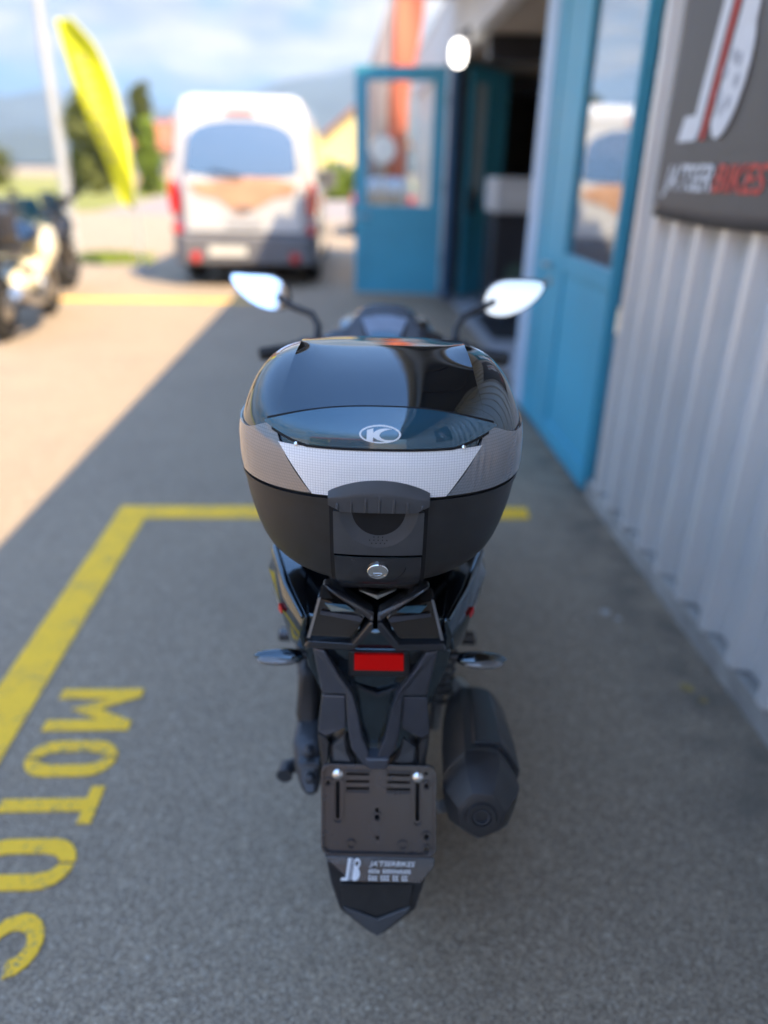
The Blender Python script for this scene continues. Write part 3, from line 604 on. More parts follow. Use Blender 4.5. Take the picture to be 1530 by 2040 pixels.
# number plate holder: a moulded plate leaning back, with real slots and holes
A0 = S(753.5, 1521, .962); A1 = S(753.5, 1706, .896); vdir = (A1-A0).normalized(); PL = (A1-A0).length; rx = Vector((1, 0, 0)); nn = rx.cross(vdir).normalized()
if nn.y > 0: nn = -nn
pxs = PL/185.0
def PP(px, py, d=0.): return A0+rx*((px-753.5)*pxs)+vdir*((py-1521)*pxs)+nn*d
def rrect(x0, y0, x1, y1, r, n=4):
    out_ = []
    for cx, cy, a in ((x1-r, y0+r, -90), (x1-r, y1-r, 0), (x0+r, y1-r, 90), (x0+r, y0+r, 180)):
        out_ += [(cx+r*math.cos(R(a+90*i/n)), cy+r*math.sin(R(a+90*i/n))) for i in range(n+1)]
    return out_
def circ(x, y, r, n=10): return [(x+r*math.cos(2*math.pi*i/n), y+r*math.sin(2*math.pi*i/n)) for i in range(n)]
holes = [rrect(669.5, 1557, 677.5, 1632, 3.9), rrect(827, 1557, 835, 1634, 3.9)]
for y in (1543, 1557.5, 1571.5):
    holes += [rrect(690, y-2.6, 736, y+2.6, 2), rrect(771, y-2.6, 817, y+2.6, 2)]
holes += [circ(655, 1561, 4), circ(848.5, 1563, 4.6), circ(848, 1539, 3.8), circ(849, 1664, 4.4), circ(849, 1690, 4.2), circ(751, 1613, 4), circ(751, 1627, 5), circ(752, 1669, 4)]
mb = MB(); mb.prism([PP(*p) for p in rrect(641, 1522, 868, 1704, 17)], nn*(-.004), [[PP(*p) for p in h] for h in holes])
hold = mb.obj('plate_holder', 'satin', scooter)
def ring_rim(name, loop_o, loop_i, d0, d1, m='satin'):
    MB().prism([PP(*p, d1) for p in loop_o], nn*(-(d1-d0)), [[PP(*p, d1) for p in loop_i]]).obj(name, m, hold, bevel=.0012)
ring_rim('rim', rrect(641, 1522, 868, 1704, 17), rrect(647, 1528, 862, 1698, 13), .0003, .0052)
for x, ye in ((673.5, 1638), (831, 1640)): ring_rim('slot_rim', rrect(x-12, 1550, x+12, ye+5, 11), rrect(x-8, 1554, x+8, ye+1, 7.5), .0003, .0042)
for x0, x1 in ((686, 740), (767, 821)): ring_rim('vent_rim', rrect(x0, 1536, x1, 1582, 4), rrect(x0+3, 1539, x1-3, 1578, 3), .0003, .0036)
for x, y in ((849, 1664), (849, 1690), (848.5, 1563), (655, 1561), (700, 1683), (802, 1683), (752, 1627)): ring_rim('boss', circ(x, y, 10, 18), circ(x, y, 6.5, 18), .0003, .0036)
MB().prism([PP(*p, -.016) for p in rrect(648, 1530, 860, 1698, 12)], nn*(-.01)).obj('backing', 'gap', hold)
for x, y in ((673.5, 1543), (831.5, 1546)):
    MB().lathe(PP(x, y, .0005), nn, [(0, .0085), (.003, .0085), (.0045, .006), (.0048, .001)], 20).obj('bolt', 'chrome', hold, smooth=50)
# lower lip with the dealer sticker, folded towards the wheel
lip = MB().prism([PP(646, 1706.5, .001), PP(866, 1706.5, .001), PP(864, 1722, .003), PP(838, 1754, .006), PP(700, 1754, .006), PP(660, 1722, .003)], nn*(-.005)).obj('plate_lip', 'satin', scooter, bevel=.002)
st = MB(); J, Sl, Bo, hole = logo_polys(.18, .80)
base = PP(679, 1751, .0085); fr0 = (base, rx, (-vdir+nn*-.10).normalized(), nn); k = 43*pxs
put(st, [(u*k, v*k) for u, v in J], fr0, .0006); put(st, [(u*k, v*k) for u, v in Bo], fr0, .0006, [[(u*k, v*k) for u, v in hole]]); st.obj('sticker_emblem', 'white_print', lip)
st = MB(); put(st, [(u*k, v*k) for u, v in Sl], fr0, .0006); st.obj('sticker_slash', 'grey_print', lip)
st = MB(); put_text(st, "JA'TSERBIKES", 14*pxs, (PP(736, 1721, .0075), rx, -vdir, nn), 0, 90*pxs, .25, .0001)
rr = random.Random(3)
for y0, groups in ((1735, (4, 10)), (1749.5, (3, 3, 2, 2))):      # lines of small print, too soft to read
    x = 735.0
    for gct in groups:
        for i in range(gct):
            w = 4.4 if len(groups) > 2 else 3.9; hgt = rr.choice((7.5, 9, 9))*(1.1 if len(groups) > 2 else .85)
            st.prism([PP(x, y0, .008), PP(x+w, y0, .008), PP(x+w, y0-2.2, .008), PP(x+w*.45, y0-2.4, .008), PP(x+w*.45, y0-hgt+2.2, .008), PP(x+w, y0-hgt+2, .008), PP(x+w, y0-hgt, .008), PP(x, y0-hgt, .008)], nn*-.0004); x += w+1.7
        x += 5.5
st.obj('sticker_text', 'white_print', lip)
# mud flap
fl = [(650, 1716, .902), (659, 1762, .895), (676, 1812, .885), (735, 1858, .872), (752, 1866, .870), (769, 1858, .872), (828, 1812, .885), (845, 1762, .895), (858, 1716, .902)]
flap = MB().prism([S(*p) for p in fl], Vector((0, .012, 0))).obj('mud_flap', 'plast', scooter, bevel=.004)
P = [S(679, 1758, .890), S(822, 1758, .890), S(817, 1797, .882), S(752, 1822, .876), S(684, 1797, .882)]; MB().prism([p+Vector((0, -.004, 0)) for p in P], Vector((0, .004, 0))).obj('flap_recess', 'shell', flap, bevel=.001)
P = [S(684, 1802, .880), S(752, 1827, .873), S(817, 1802, .880), S(812, 1812, .878), S(752, 1860, .866), S(690, 1812, .878)]; MB().prism([p+Vector((0, -.006, 0)) for p in P], Vector((0, .006, 0))).obj('flap_tip', 'handle', flap, bevel=.002)

# turn signals
for s in (-1, 1):
    cxp, cyp = (557, 1306) if s < 0 else (958, 1313)
    c = S(cxp, cyp, 1.02); mb = MB(); L0 = .036
    rings = []
    for i in range(13):
        t = i/12; x = -L0+2*L0*t; w = math.sqrt(max(0, 1-(2*t-1)**2))**.8*(.75+.25*(1-t)); rings.append([c+Vector((s*x*1.25, math.sin(2*math.pi*k/16)*.018*w, math.cos(2*math.pi*k/16)*.0135*w-.004*t*0)) for k in range(16)])
    mb.loft(rings); ts = mb.obj('turn_signal', 'gloss', scooter, smooth=50)
    rings = []
    for i in range(11):
        t = i/10; x = -L0*.8+1.7*L0*t; w = math.sqrt(max(0, 1-(2*t-1)**2))**.8; rings.append([c+Vector((s*x*1.2, -.008+math.sin(2*math.pi*k/16)*.014*w, -.002+math.cos(2*math.pi*k/16)*.0085*w)) for k in range(16)])
    MB().loft(rings).obj('signal_lens', 'amber', ts, smooth=50)
    q = S(630 if s < 0 else 878, 1300 if s < 0 else 1304, 1.03); MB().tube([c+Vector((-s*.034, .004, 0)), c+Vector((-s*.06, .006, .001)), q], [.009, .008, .012], 10).obj('signal_stalk', 'plast', ts, smooth=50)

# exhaust silencer, six sided, rising to the rear
a_ = S(958, 1598, .930); b_ = S(938, 1405, 1.27); ax = (b_-a_).normalized(); e1 = ax.cross(Vector((0, 0, 1))).normalized(); e2 = e1.cross(ax)
if e1.x < 0: e1 = -e1
if e2.z < 0: e2 = -e2
Lx = (b_-a_).length
def hexr(t, r, sq=1.1, dx=0., dz=0., tip=0.):
    p = a_+ax*(t*Lx)+e1*dx+e2*dz; out_ = []
    for k in range(28):
        q = 2*math.pi*k/28; w_ = 2*math.pi/7; h_ = (q+math.pi/2+w_/2) % w_-w_/2; m_ = .30+.70*math.cos(w_/2)/math.cos(abs(h_)-w_/2)*1.04+tip*math.exp(-((q-1.5*math.pi)/.5)**2)
        out_.append(p+e1*(math.cos(q)*r*m_)+e2*(math.sin(q)*r*sq*m_))
    return out_
ex = MB().loft([hexr(.10, .061), hexr(.14, .066), hexr(.40, .067), hexr(.70, .063), hexr(.92, .055), hexr(1.0, .04)]).obj('exhaust_silencer', 'plast', scooter, smooth=14)
MB().loft([hexr(-.075, .034, 1.0, 0, -.008), hexr(-.068, .040, 1.05, 0, -.008, .05), hexr(.02, .0615, 1.1, 0, -.003, .07), hexr(.06, .0665, 1.1, 0, -.002, .04), hexr(.095, .0675)]).obj('end_cap', 'plast', ex, smooth=20)
oc = a_-ax*(.078*Lx)+e2*-.008
mb = MB(); mb.lathe(oc+ax*.001, -ax, [(0, .026), (.006, .024), (.006, .017), (-.004, .0155)], 24); mb.obj('outlet_ring', 'plast', ex, smooth=40)
mb = MB(); mb.lathe(oc-ax*.0, -ax, [(-.02, .014), (.004, .0145), (.004, .011), (-.02, .0105)], 24); mb.obj('tail_pipe', 'casing', ex, smooth=40)
MB().loft([[p+(e1*.006+e2*.006) for p in hexr(t, r)[0:9]]+[p+(e1*-.002+e2*-.002) for p in reversed(hexr(t, r)[0:9])] for t, r in ((.20, .067), (.45, .067), (.85, .0575))]).obj('heat_shield', 'plast', ex, bevel=.002, smooth=40)
MB().tube([b_-ax*.02, b_+Vector((-.02, .10, -.03)), LP(.10, 1.55, .30), LP(.04, 1.7, .28)], [.03, .022, .020, .020], 14).obj('exhaust_pipe', 'steel', ex, smooth=50)
MB().tube([S(885, 1605, 1.02), S(868, 1612, 1.05), LP(.05, 1.2, .36)], .012).obj('silencer_bracket', 'alu', scooter, smooth=50)
# right shock and left transmission
for s in (-1, 1):
    mb = MB(); p0 = LP(s*.135, 1.24, .68); p1 = LP(s*.135, 1.30, .36); mb.tube([p0, p0.lerp(p1, .55)], .022, 14); mb.tube([p0.lerp(p1, .55), p1], .014, 14)
    sh_o = mb.obj('shock_absorber', 'alu', scooter, smooth=40)
    pts = []
    for i in range(0, 97): 
        t = i/96; a2 = t*2*math.pi*7; p = p0.lerp(p1, .08+.6*t); pts.append(p+Vector((math.cos(a2)*.030, math.sin(a2)*.030, 0)))
    MB().tube(pts, .0048, 6).obj('spring', 'plast', sh_o, smooth=50)
P = half([(596, 1330, 1.20), (628, 1340, 1.2), (634, 1400, 1.19), (628, 1468, 1.16), (600, 1478, 1.16), (588, 1430, 1.18)]); MB().prism(mir(P, -1), Vector((.0, .16, .0))).obj('air_box', 'plast', scooter, bevel=.012, smooth=40)
P = half([(580, 1474, 1.12), (636, 1478, 1.11), (638, 1588, 1.05), (604, 1591, 1.05), (586, 1545, 1.08)]); gc = MB().prism(mir(P, -1), Vector((.0, .55, -.03))).obj('engine_case', 'casing', scooter, bevel=.014, smooth=40)
for k, (x, y) in enumerate(((612, 1508), (616, 1560))): c = S(x, y, 1.075-.02*k); MB().lathe(c+Vector((0, .012, 0)), (0, -1, .3), [(-.02, .009), (.006, .009), (.008, .005)], 12).obj('case_bolt', 'casing', gc, smooth=40)
MB().prism(mir(half([(592, 1520, 1.075), (636, 1522, 1.066), (636, 1532, 1.064), (593, 1530, 1.07)]), -1), Vector((0, .02, 0))).obj('case_rib', 'casing', gc, bevel=.002)
c = S(570, 1538, 1.14); MB().tube([c+Vector((-.002, -.012, 0)), c+Vector((.0, .012, 0)), c+Vector((.03, .03, 0))], [.017, .018, .012], 14).obj('case_stub', 'casing', gc, smooth=50)
for s in (-1, 1):
    mb = MB(); mb.box(LP(s*.190, 1.36, .56), (.06, .03, .02)); mb.obj('footpeg', 'satin', scooter, bevel=.004)
    MB().box(LP(s*.155, 1.37, .56), (.04, .03, .05)).obj('peg_bracket', 'alu', scooter, bevel=.004)
MB().tube([LP(-.12, 1.45, .26), LP(-.11, 1.48, .08), LP(-.11, 1.50, .012)], .012).obj('centre_stand', 'plast', scooter, smooth=50)
MB().tube([LP(.12, 1.45, .26), LP(.11, 1.48, .08), LP(.11, 1.50, .012)], .012).obj('centre_stand', 'plast', scooter, smooth=50)
# wheels
def wheel(parent, x, F, r, w, yl=True, nm='wheel', shift=1.6, spokes=5):
    prof = []
    for i in range(13):
        a2 = math.pi*i/12; prof.append((-w/2*math.cos(a2), r-.055+.055*math.sin(a2)**.8))
    c = Vector((x, F-shift, r)); 
    wo = MB().lathe(c, (1, 0, 0), [(-w*.30, r-.10)]+[(-w*.30, r-.07)]+prof+[(w*.30, r-.07), (w*.30, r-.10)], 48).obj(nm, 'tyre', parent, smooth=50)
    mb = MB(); mb.lathe(c, (1, 0, 0), [(-w*.36, r-.085), (-w*.36, r-.062), (w*.36, r-.062), (w*.36, r-.085), (0, r-.10)], 40)
    for k in range(spokes):
        a2 = 2*math.pi*k/spokes; d = Vector((0, math.cos(a2), math.sin(a2))); mb.tube([c+d*.02, c+d*(r-.09)], [.022, .014], 8)
    mb.lathe(c, (1, 0, 0), [(-w*.5, .03), (w*.5, .03)], 20); mb.obj('rim', 'satin', wo, smooth=40)
    return wo
wheel(scooter, 0, 1.31, .265, .13); wheel(scooter, 0, 2.66, .275, .115)
MB().loft([[LP(-.10, F, z0_), LP(.10, F, z0_), LP(.10, F, z1_), LP(-.10, F, z1_)] for F, z0_, z1_ in ((1.42, .22, .40), (1.6, .2, .45), (1.85, .22, .48))]).obj('engine_block', 'alu', scooter, bevel=.01)
# seat, floor, front
MB().loft([[LP(-w, F, zt-.07), LP(-w*1.02, F, zt-.03), LP(-w*.75, F, zt), LP(w*.75, F, zt), LP(w*1.02, F, zt-.03), LP(w, F, zt-.07)] for F, w, zt in ((1.22, .12, .905), (1.30, .15, .925), (1.48, .16, .91), (1.52, .165, .865), (1.75, .15, .82), (1.95, .10, .80), (2.0, .06, .78))]).obj('seat', 'seat', scooter, smooth=50)
MB().loft([[LP(-w, F, z0_), LP(w, F, z0_), LP(w, F, z1_), LP(-w, F, z1_)] for F, w, z0_, z1_ in ((1.75, .16, .25, .62), (1.95, .20, .22, .50), (2.15, .21, .24, .44), (2.35, .20, .28, .60))]).obj('footboard', 'plast', scooter, bevel=.01)
MB().loft([[LP(-w, F, z0_), LP(-w*.6, F-.01, z1_), LP(w*.6, F-.01, z1_), LP(w, F, z0_), LP(w*.4, F+.0, z0_-.05), LP(-w*.4, F, z0_-.05)] for F, w, z0_, z1_ in ((2.16, .17, .72, 1.045), (2.26, .235, .66, 1.085), (2.42, .22, .56, 1.08), (2.62, .14, .55, .90), (2.76, .05, .60, .72))]).obj('front_fairing', 'gloss', scooter, smooth=40, bevel=.006)
MB().loft([[LP(-.2, F, z0_), LP(.2, F, z0_), LP(.17, F, z1_), LP(-.17, F, z1_)] for F, z0_, z1_ in ((2.20, .40, .80), (2.32, .38, .80))]).obj('leg_shield', 'plast', scooter, bevel=.02)
# dash, screen, windshield
P = half([(690, 676, 2.02), (692, 648, 2.05), (724, 610, 2.12), (753, 606, 2.13)]); Pm = mir(P, -1)+list(reversed(P))
MB().prism(Pm, Vector((0, .05, -.02))).obj('instrument_pod', 'satin', scooter, bevel=.008)
P = half([(735, 676, 2.000), (727, 652, 2.03), (720, 632, 2.06), (753, 627, 2.07)]); Pm = mir(P, -1)+list(reversed(P))
dsp = MB().prism([p+Vector((0, -.012, .0)) for p in Pm], Vector((0, .01, 0))).obj('display', 'screen', scooter, bevel=.003)
P = half([(741, 676, 1.99), (735, 660, 2.01), (753, 657, 2.015)]); Pm = mir(P, -1)+list(reversed(P)); MB().prism([p+Vector((0, -.016, 0)) for p in Pm], Vector((0, .006, 0))).obj('display_panel', 'smoke', dsp)
mb = MB(); mb.loft([[LP(-.045, 2.17, 1.155), LP(.045, 2.17, 1.155), LP(.055, 2.19, 1.13), LP(-.055, 2.19, 1.13)], [LP(-.085, 2.30, 1.12), LP(.085, 2.30, 1.12), LP(.10, 2.31, 1.09), LP(-.10, 2.31, 1.09)], [LP(-.10, 2.45, 1.05), LP(.10, 2.45, 1.05), LP(.12, 2.46, 1.0), LP(-.12, 2.46, 1.0)]]); mb.obj('windscreen', 'smoke', scooter, smooth=40, bevel=.004)
P = half([(692, 676, 2.02), (692, 650, 2.05), (664, 656, 2.07), (640, 668, 2.06), (632, 690, 2.0)])
for s in (-1, 1): MB().prism(mir(P, s), Vector((0, .10, -.03))).obj('cockpit_cover', 'satin', scooter, bevel=.01)
# handlebar, grips, levers
for s in (-1, 1):
    gx = LP(s*.335, 1.98, 1.045); ix = LP(s*.20, 2.02, 1.06)
    MB().tube([LP(s*.02, 2.06, 1.05), ix, gx], .013).obj('handlebar', 'plast', scooter, smooth=50)
    MB().tube([ix.lerp(gx, .25), ix.lerp(gx, .3), gx, gx+(gx-ix)*.04], [.014, .0185, .0185, .012], 14).obj('grip', 'tyre', scooter, smooth=40)
    MB().box(ix, (.075, .05, .05)).obj('switch_block', 'plast', scooter, bevel=.01)
    MB().tube([ix+Vector((0, .03, .0)), ix+Vector((s*.05, .06, -.005)), gx+Vector((s*-.01, .06, -.005))], [.009, .008, .006], 8).obj('brake_lever', 'satin', scooter, smooth=50)
# mirrors
def mirror(pix, stalk, F, sgn, tilt, side=.10):
    pts = [S(x, y, F) for x, y in pix]; c = sum(pts, Vector())/len(pts)
    n = Vector((sgn*-side, -1, tilt)).normalized()
    # lay the outline into the mirror plane through its centre
    out_ = [p-n*((p-c).dot(n)/1.0) for p in pts]
    mb = MB(); back = Vector((0, .035, 0)); mb.loft([[c+(p-c)*1.07+Vector((0, .004, 0)) for p in out_], [c+(p-c)*1.09+back*.4 for p in out_], [c+(p-c)*.75+back for p in out_], [c+(p-c)*.3+back*1.2 for p in out_]])
    o = mb.obj('mirror', 'plast', scooter, smooth=50)
    MB().prism(out_, Vector((0, .003, 0))).obj('mirror_glass', 'mirror', o)
    st_ = [c+Vector((0, .03, 0))]+[S(x, y, F2) for x, y, F2 in stalk]
    MB().tube(st_, [.010]*(len(st_)-1)+[.012], 10).obj('mirror_stalk', 'plast', o, smooth=50)
def smooth_loop(P, n=3):
    for _ in range(n):
        Q = []
        for i in range(len(P)):
            a2, b2 = P[i], P[(i+1) % len(P)]; Q += [(a2[0]*.75+b2[0]*.25, a2[1]*.75+b2[1]*.25), (a2[0]*.25+b2[0]*.75, a2[1]*.25+b2[1]*.75)]
        P = Q
    return P
mirror(smooth_loop([(452, 543), (500, 546), (545, 546), (572, 568), (578, 602), (560, 620), (520, 616), (478, 588)], 2), [(585, 612, 2.10), (622, 626, 2.08), (634, 650, 2.05), (632, 676, 2.02)], 2.12, -1, .35, .161)
mirror(smooth_loop([(1092, 562), (1040, 558), (1000, 558), (974, 574), (962, 606), (972, 628), (1012, 632), (1062, 606)], 2), [(950, 618, 2.10), (922, 632, 2.08), (908, 655, 2.05), (906, 680, 2.02)], 2.12, 1, .22)

# ------------------------------------------------------------------ top case
BX, BF, BZ = -.0005, .869, 1.113
tcase = thing('top_case', 'glossy black top case with silver reflector band and oval emblem on the scooter rack', 'top case',
              scoot_loc+Matrix.Rotation(-YAW, 3, 'Z') @ Vector((BX+.003, BF-1.6, BZ)), -YAW)
NS = 2.5
# lower shell: half width and rear setback over height
sa_ = interp([-.157, -.153, -.146, -.135, -.11, -.07, -.035, 0.], [.085, .112, .136, .156, .178, .1925, .2005, .205])
sr2 = interp([-.157, -.153, -.146, -.135, -.11, -.07, -.035, 0.], [.070, .052, .038, .028, .0155, .007, .003, .0])
def shell_y(x, z):
    a, b = sa_(z), .19-sr2(z)+.0; q = min(.999, abs(x)/a); return .19-b*(1-q**NS)**(1/NS)
def ring(a, br, bf, yc, z, n=96):
    out_ = []
    for k in range(n):
        t = 2*math.pi*k/n; cx, cy = math.cos(t), math.sin(t)
        x = a*math.copysign(abs(cx)**(2/NS), cx); b = br if cy < 0 else bf; y = yc+b*math.copysign(abs(cy)**(2/NS), cy); out_.append((x, y, z))
    return out_
mb = MB(); rs = []
zs = [-.157, -.156, -.1545, -.152, -.148, -.143, -.136, -.127, -.115, -.10, -.08, -.06, -.04, -.02, -.0095]
for z in zs: rs.append(ring(sa_(z), .19-sr2(z), .19-sr2(z), .19, z))
# step: the upper lip stands 2 mm proud below the band
for z, e in ((-.009, .002), (-.001, .0022), (-.0008, -.003), (.0035, -.003)): rs.append(ring(sa_(min(z, 0))+e, .19-sr2(min(0, z))+e, .19+e, .19, z))
mb.loft(rs); mb.obj('lower_shell', 'shell', tcase, smooth=38)
# lid
LZ = [.003, .020, .045, .064, .080, .095, .112, .127, .141, .1505, .157, .1592, .160]
la = interp(LZ, [.2055, .2065, .2060, .2035, .199, .1935, .1855, .1755, .161, .143, .112, .080, .0])
lb = interp(LZ, [.190, .1905, .1895, .186, .182, .174, .156, .130, .095, .060, .026, .010, .0])
lf = interp(LZ, [.190, .190, .190, .19, .189, .187, .180, .166, .142, .112, .068, .035, .0])
def lid_y(x, z):
    a, b = la(z), lb(z); q = min(.9995, abs(x)/a); return .19-b*(1-q**NS)**(1/NS)
def lid_z(x, y):
    lo, hi = .003, .15999
    for _ in range(40):
        m_ = .5*(lo+hi); b = lb(m_) if y < .19 else lf(m_); v = (abs(x)/la(m_))**NS+(abs(y-.19)/b)**NS
        if v < 1: lo = m_
        else: hi = m_
    return lo
mb = MB(); rs = []
for z in np.concatenate([np.linspace(.003, .064, 9)[:-1], .064+.096*(1-(1-np.linspace(0, .988, 38))**2.2)]): rs.append(ring(la(z), lb(z), lf(z), .19, z, 160))
mb.loft(rs); mb.obj('lid', 'gloss', tcase, smooth=60)
# raised centre panel on the lid, its edges standing up as two crisp fins towards the front
def panel(u, v):
    y = .030+v*.25; xe = .143-.026*min(1, v*1.8)**.7; f = max(0, min(1, (v-.12)/.42)); h = .010*f*f*(3-2*f)*(1 if v < .6 else max(0, (1-v)/.4))
    x = -xe+2*xe*u; e = abs(2*u-1); k = e**5; y = max(y, lid_y(x, .078)+.003)
    return (x, y-h*.25*k, lid_z(x, y)+.0006+h*k)
mb = MB(); mb.grid(panel, 96, 56)
for s in (0, 1):
    mb.grid(lambda u, v, s=s: tuple(Vector(panel(s, v)).lerp(Vector((panel(s, v)[0]*1.012, panel(s, v)[1], lid_z(panel(s, v)[0]*1.012, panel(s, v)[1])-.001)), u)), 2, 48)
mb.grid(lambda u, v: (panel(u, 0)[0], panel(u, 0)[1]-.0005*v, panel(u, 0)[2]-.0012*v), 64, 1)
mb.obj('lid_panel', 'gloss', tcase, smooth=45)
# reflector band patches following the lid
def patch(name, m, x0, x1, zlo, zhi, d, nx=48, nz=10, parent=tcase, surf=lid_y, bulge=None, edge=.002, smooth=40, arc_uv=True, warp=None):
    mb = MB()
    def P(u, v, dd):
        x = x0+(x1-x0)*u; a, b = zlo(x), zhi(x); z = a+(b-a)*v
        if warp: x, z = warp(x, z)
        e = dd+(bulge(x, z) if bulge and dd == d else 0); n = Vector((surf(x+.001, z)-surf(x-.001, z), -.002, (surf(x, z+.001)-surf(x, z-.001)))).normalized()
        return Vector((x, surf(x, z), z))+n*e
    uvf = lambda u, v, p: (math.atan2(p[0], .19-p[1]+.0001)*.19 if abs(p[0]) > .1 else p[0], p[2])
    mb.grid(lambda u, v: P(u, v, d), nx, nz, uv=uvf)
    per = [(i/nx, 0) for i in range(nx)]+[(1, j/nz) for j in range(nz)]+[(1-i/nx, 1) for i in range(nx)]+[(0, 1-j/nz) for j in range(nz)]
    mb.loft([[P(u, v, d) for u, v in per], [P(u, v, d-edge) for u, v in per]], cap=False)
    return mb.obj(name, m, parent, smooth=smooth)
pz0 = lambda x: .0690 if abs(x) < .092 else .0690+.0165*((abs(x)-.092)/.058)**1.25
XE = .2040
ztop_band = lambda x: .066+.018*max(0., min(1., 1-abs((abs(x)-.148)/.058)))**1.2 if abs(x) > .09 else .0665
bandlow = lambda x: .0045
# lens wraps to the side; parametrised by angle so it stays even round the corner
def lens_side(s):
    mb = MB()
    t0, t1 = R(-98), R(26)
    def P(u, v, e):
        # edge towards the silver panel runs along the diagonal
        z0_ = .0045; zt = None
        xi0 = .088+(.1395-.088)*v; q = min(.999, xi0/la(.035)); start = math.asin(max(-1, -((1-q**NS)**(1/NS))))   # angle about centre
        # param angle th in superellipse space
        cth = q**(NS/2); th0 = -math.acos(min(1, cth)); th = th0+(R(14)-th0)*u
        a, b = la(.035), lb(.035); x = la(.03)*math.copysign(abs(math.cos(th))**(2/NS), math.cos(th))
        ax_ = abs(x); top = (pz0(ax_)+.0004 if ax_ < .150 else .067+.0189*math.exp(-((ax_-.150)/.026)**2)) if th < 0 else .067
        z = z0_+(top-z0_)*v
        a = la(z); bb2 = lb(z) if math.sin(th) < 0 else lf(z)
        x = a*math.copysign(abs(math.cos(th))**(2/NS), math.cos(th)); y = .19+bb2*math.copysign(abs(math.sin(th))**(2/NS), math.sin(th))
        n = Vector((x/(a*a), (y-.19)/(bb2*bb2), .12/.2)).normalized()
        p = Vector((x, y, z))+n*e; return Vector((s*p.x, p.y, p.z))
    nx, nz = 72, 14; acc = [0.]
    for i in range(1, nx+1): acc.append(acc[-1]+(P(i/nx, .5, .003)-P((i-1)/nx, .5, .003)).length)
    mb.grid(lambda u, v: P(u, v, .0035), nx, nz, uv=lambda u, v, p: (acc[min(nx, int(round(u*nx)))], p[2]))
    per = [(i/nx, 0) for i in range(nx)]+[(1, j/nz) for j in range(nz)]+[(1-i/nx, 1) for i in range(nx)]+[(0, 1-j/nz) for j in range(nz)]
    mb.loft([[P(u, v, .0035) for u, v in per], [P(u, v, .0005) for u, v in per]], cap=False)
    mb.obj('band_lens', 'lens', tcase, smooth=45)
for s in (-1, 1): lens_side(s)
cap_top = lambda x: -.0045+.036*max(0., 1-(x/.078)**2)**.62
def refl_warp(x, z): return x, z
# silver trapezoid: rows widen with height
mb = MB(); nx, nz = 60, 10
def RP(u, v, e):
    hw = .087+(.131-.087)*v; x = -hw+2*hw*u; z = .0045+(.0665-.0045)*v
    y = lid_y(x, z); n = Vector((lid_y(x+.001, z)-lid_y(x-.001, z), -.002, lid_y(x, z+.001)-lid_y(x, z-.001))).normalized(); return Vector((x, y, z))+n*e
mb.grid(lambda u, v: RP(u, v, .0037), nx, nz, uv=lambda u, v, p: (p[0], p[2]))
per = [(i/nx, 0) for i in range(nx)]+[(1, j/nz) for j in range(nz)]+[(1-i/nx, 1) for i in range(nx)]+[(0, 1-j/nz) for j in range(nz)]
mb.loft([[RP(u, v, .0037) for u, v in per], [RP(u, v, .001) for u, v in per]], cap=False)
mb.obj('band_reflector', 'refl', tcase, smooth=45)
# smoked emblem panel
pz1 = lambda x: .1110-.0235*(abs(x)/.150)**2.5
pz0 = lambda x: .0690 if abs(x) < .092 else .0690+.0165*((abs(x)-.092)/.058)**1.25
patch('emblem_panel', 'smoke', -.150, .150, pz0, pz1, .0045, 80, 16, edge=.004, bulge=lambda x, z: -.0012+.0042*max(0., (z-.07)/.042))
patch('panel_seam', 'gap', -.149, .149, lambda x: pz1(x)-.0005, lambda x: pz1(x)+.0038, .0016, 80, 2, edge=.002)
patch('panel_seal', 'gap', -.140, .140, lambda x: pz0(x)-.0032, lambda x: pz0(x)-.0003, .0044, 60, 2, edge=.003)
for s in (-1, 1):
    x = s*.108; MB().lathe((x, lid_y(x, .0692)-.0055, .0692), (0, -1, .5), [(0, .0028), (.0015, .0026), (.002, .0012)], 12).obj('panel_clip', 'chrome', tcase, smooth=40)
# emblem: ring and the letters, lifted off the panel
emb = MB()
def EM(cx, cy):
    x = (cx-657)/12.75*.000648; z = .0853-(cy-820)/12.75*.000425; return x, z
def EP(c, e=.0052):
    e = e-.0012+.0042*max(0., (EM(*c)[1]-.07)/.042)
    x, z = EM(*c); y = lid_y(x, z); n = Vector((0, -.002, lid_y(x, z+.001)-lid_y(x, z-.001))).normalized(); return Vector((x, y, z))+n*e
n_ = 64; ro = [EP((657+520*math.cos(2*math.pi*k/n_), 820+287*math.sin(2*math.pi*k/n_))) for k in range(n_)]; ri = [EP((657+472*math.cos(2*math.pi*k/n_), 820+242*math.sin(2*math.pi*k/n_))) for k in range(n_)]
emb.prism(ro, Vector((0, .0006, -.0004)), [ri])
KC = [(330, 690), (485, 635), (490, 768), (560, 700), (660, 652), (780, 635), (890, 642), (945, 660), (930, 665), (860, 672), (760, 705), (690, 750), (652, 800), (640, 840), (652, 890), (700, 945), (780, 985), (870, 998), (1000, 990), (1070, 975), (1015, 1030), (900, 1062), (800, 1080), (765, 1045), (680, 1028), (585, 985), (525, 935), (488, 905), (478, 1052), (430, 1045), (320, 995)]
emb.prism([EP(p) for p in KC], Vector((0, .0006, -.0004)))
emb.obj('emblem', 'logo', tcase)
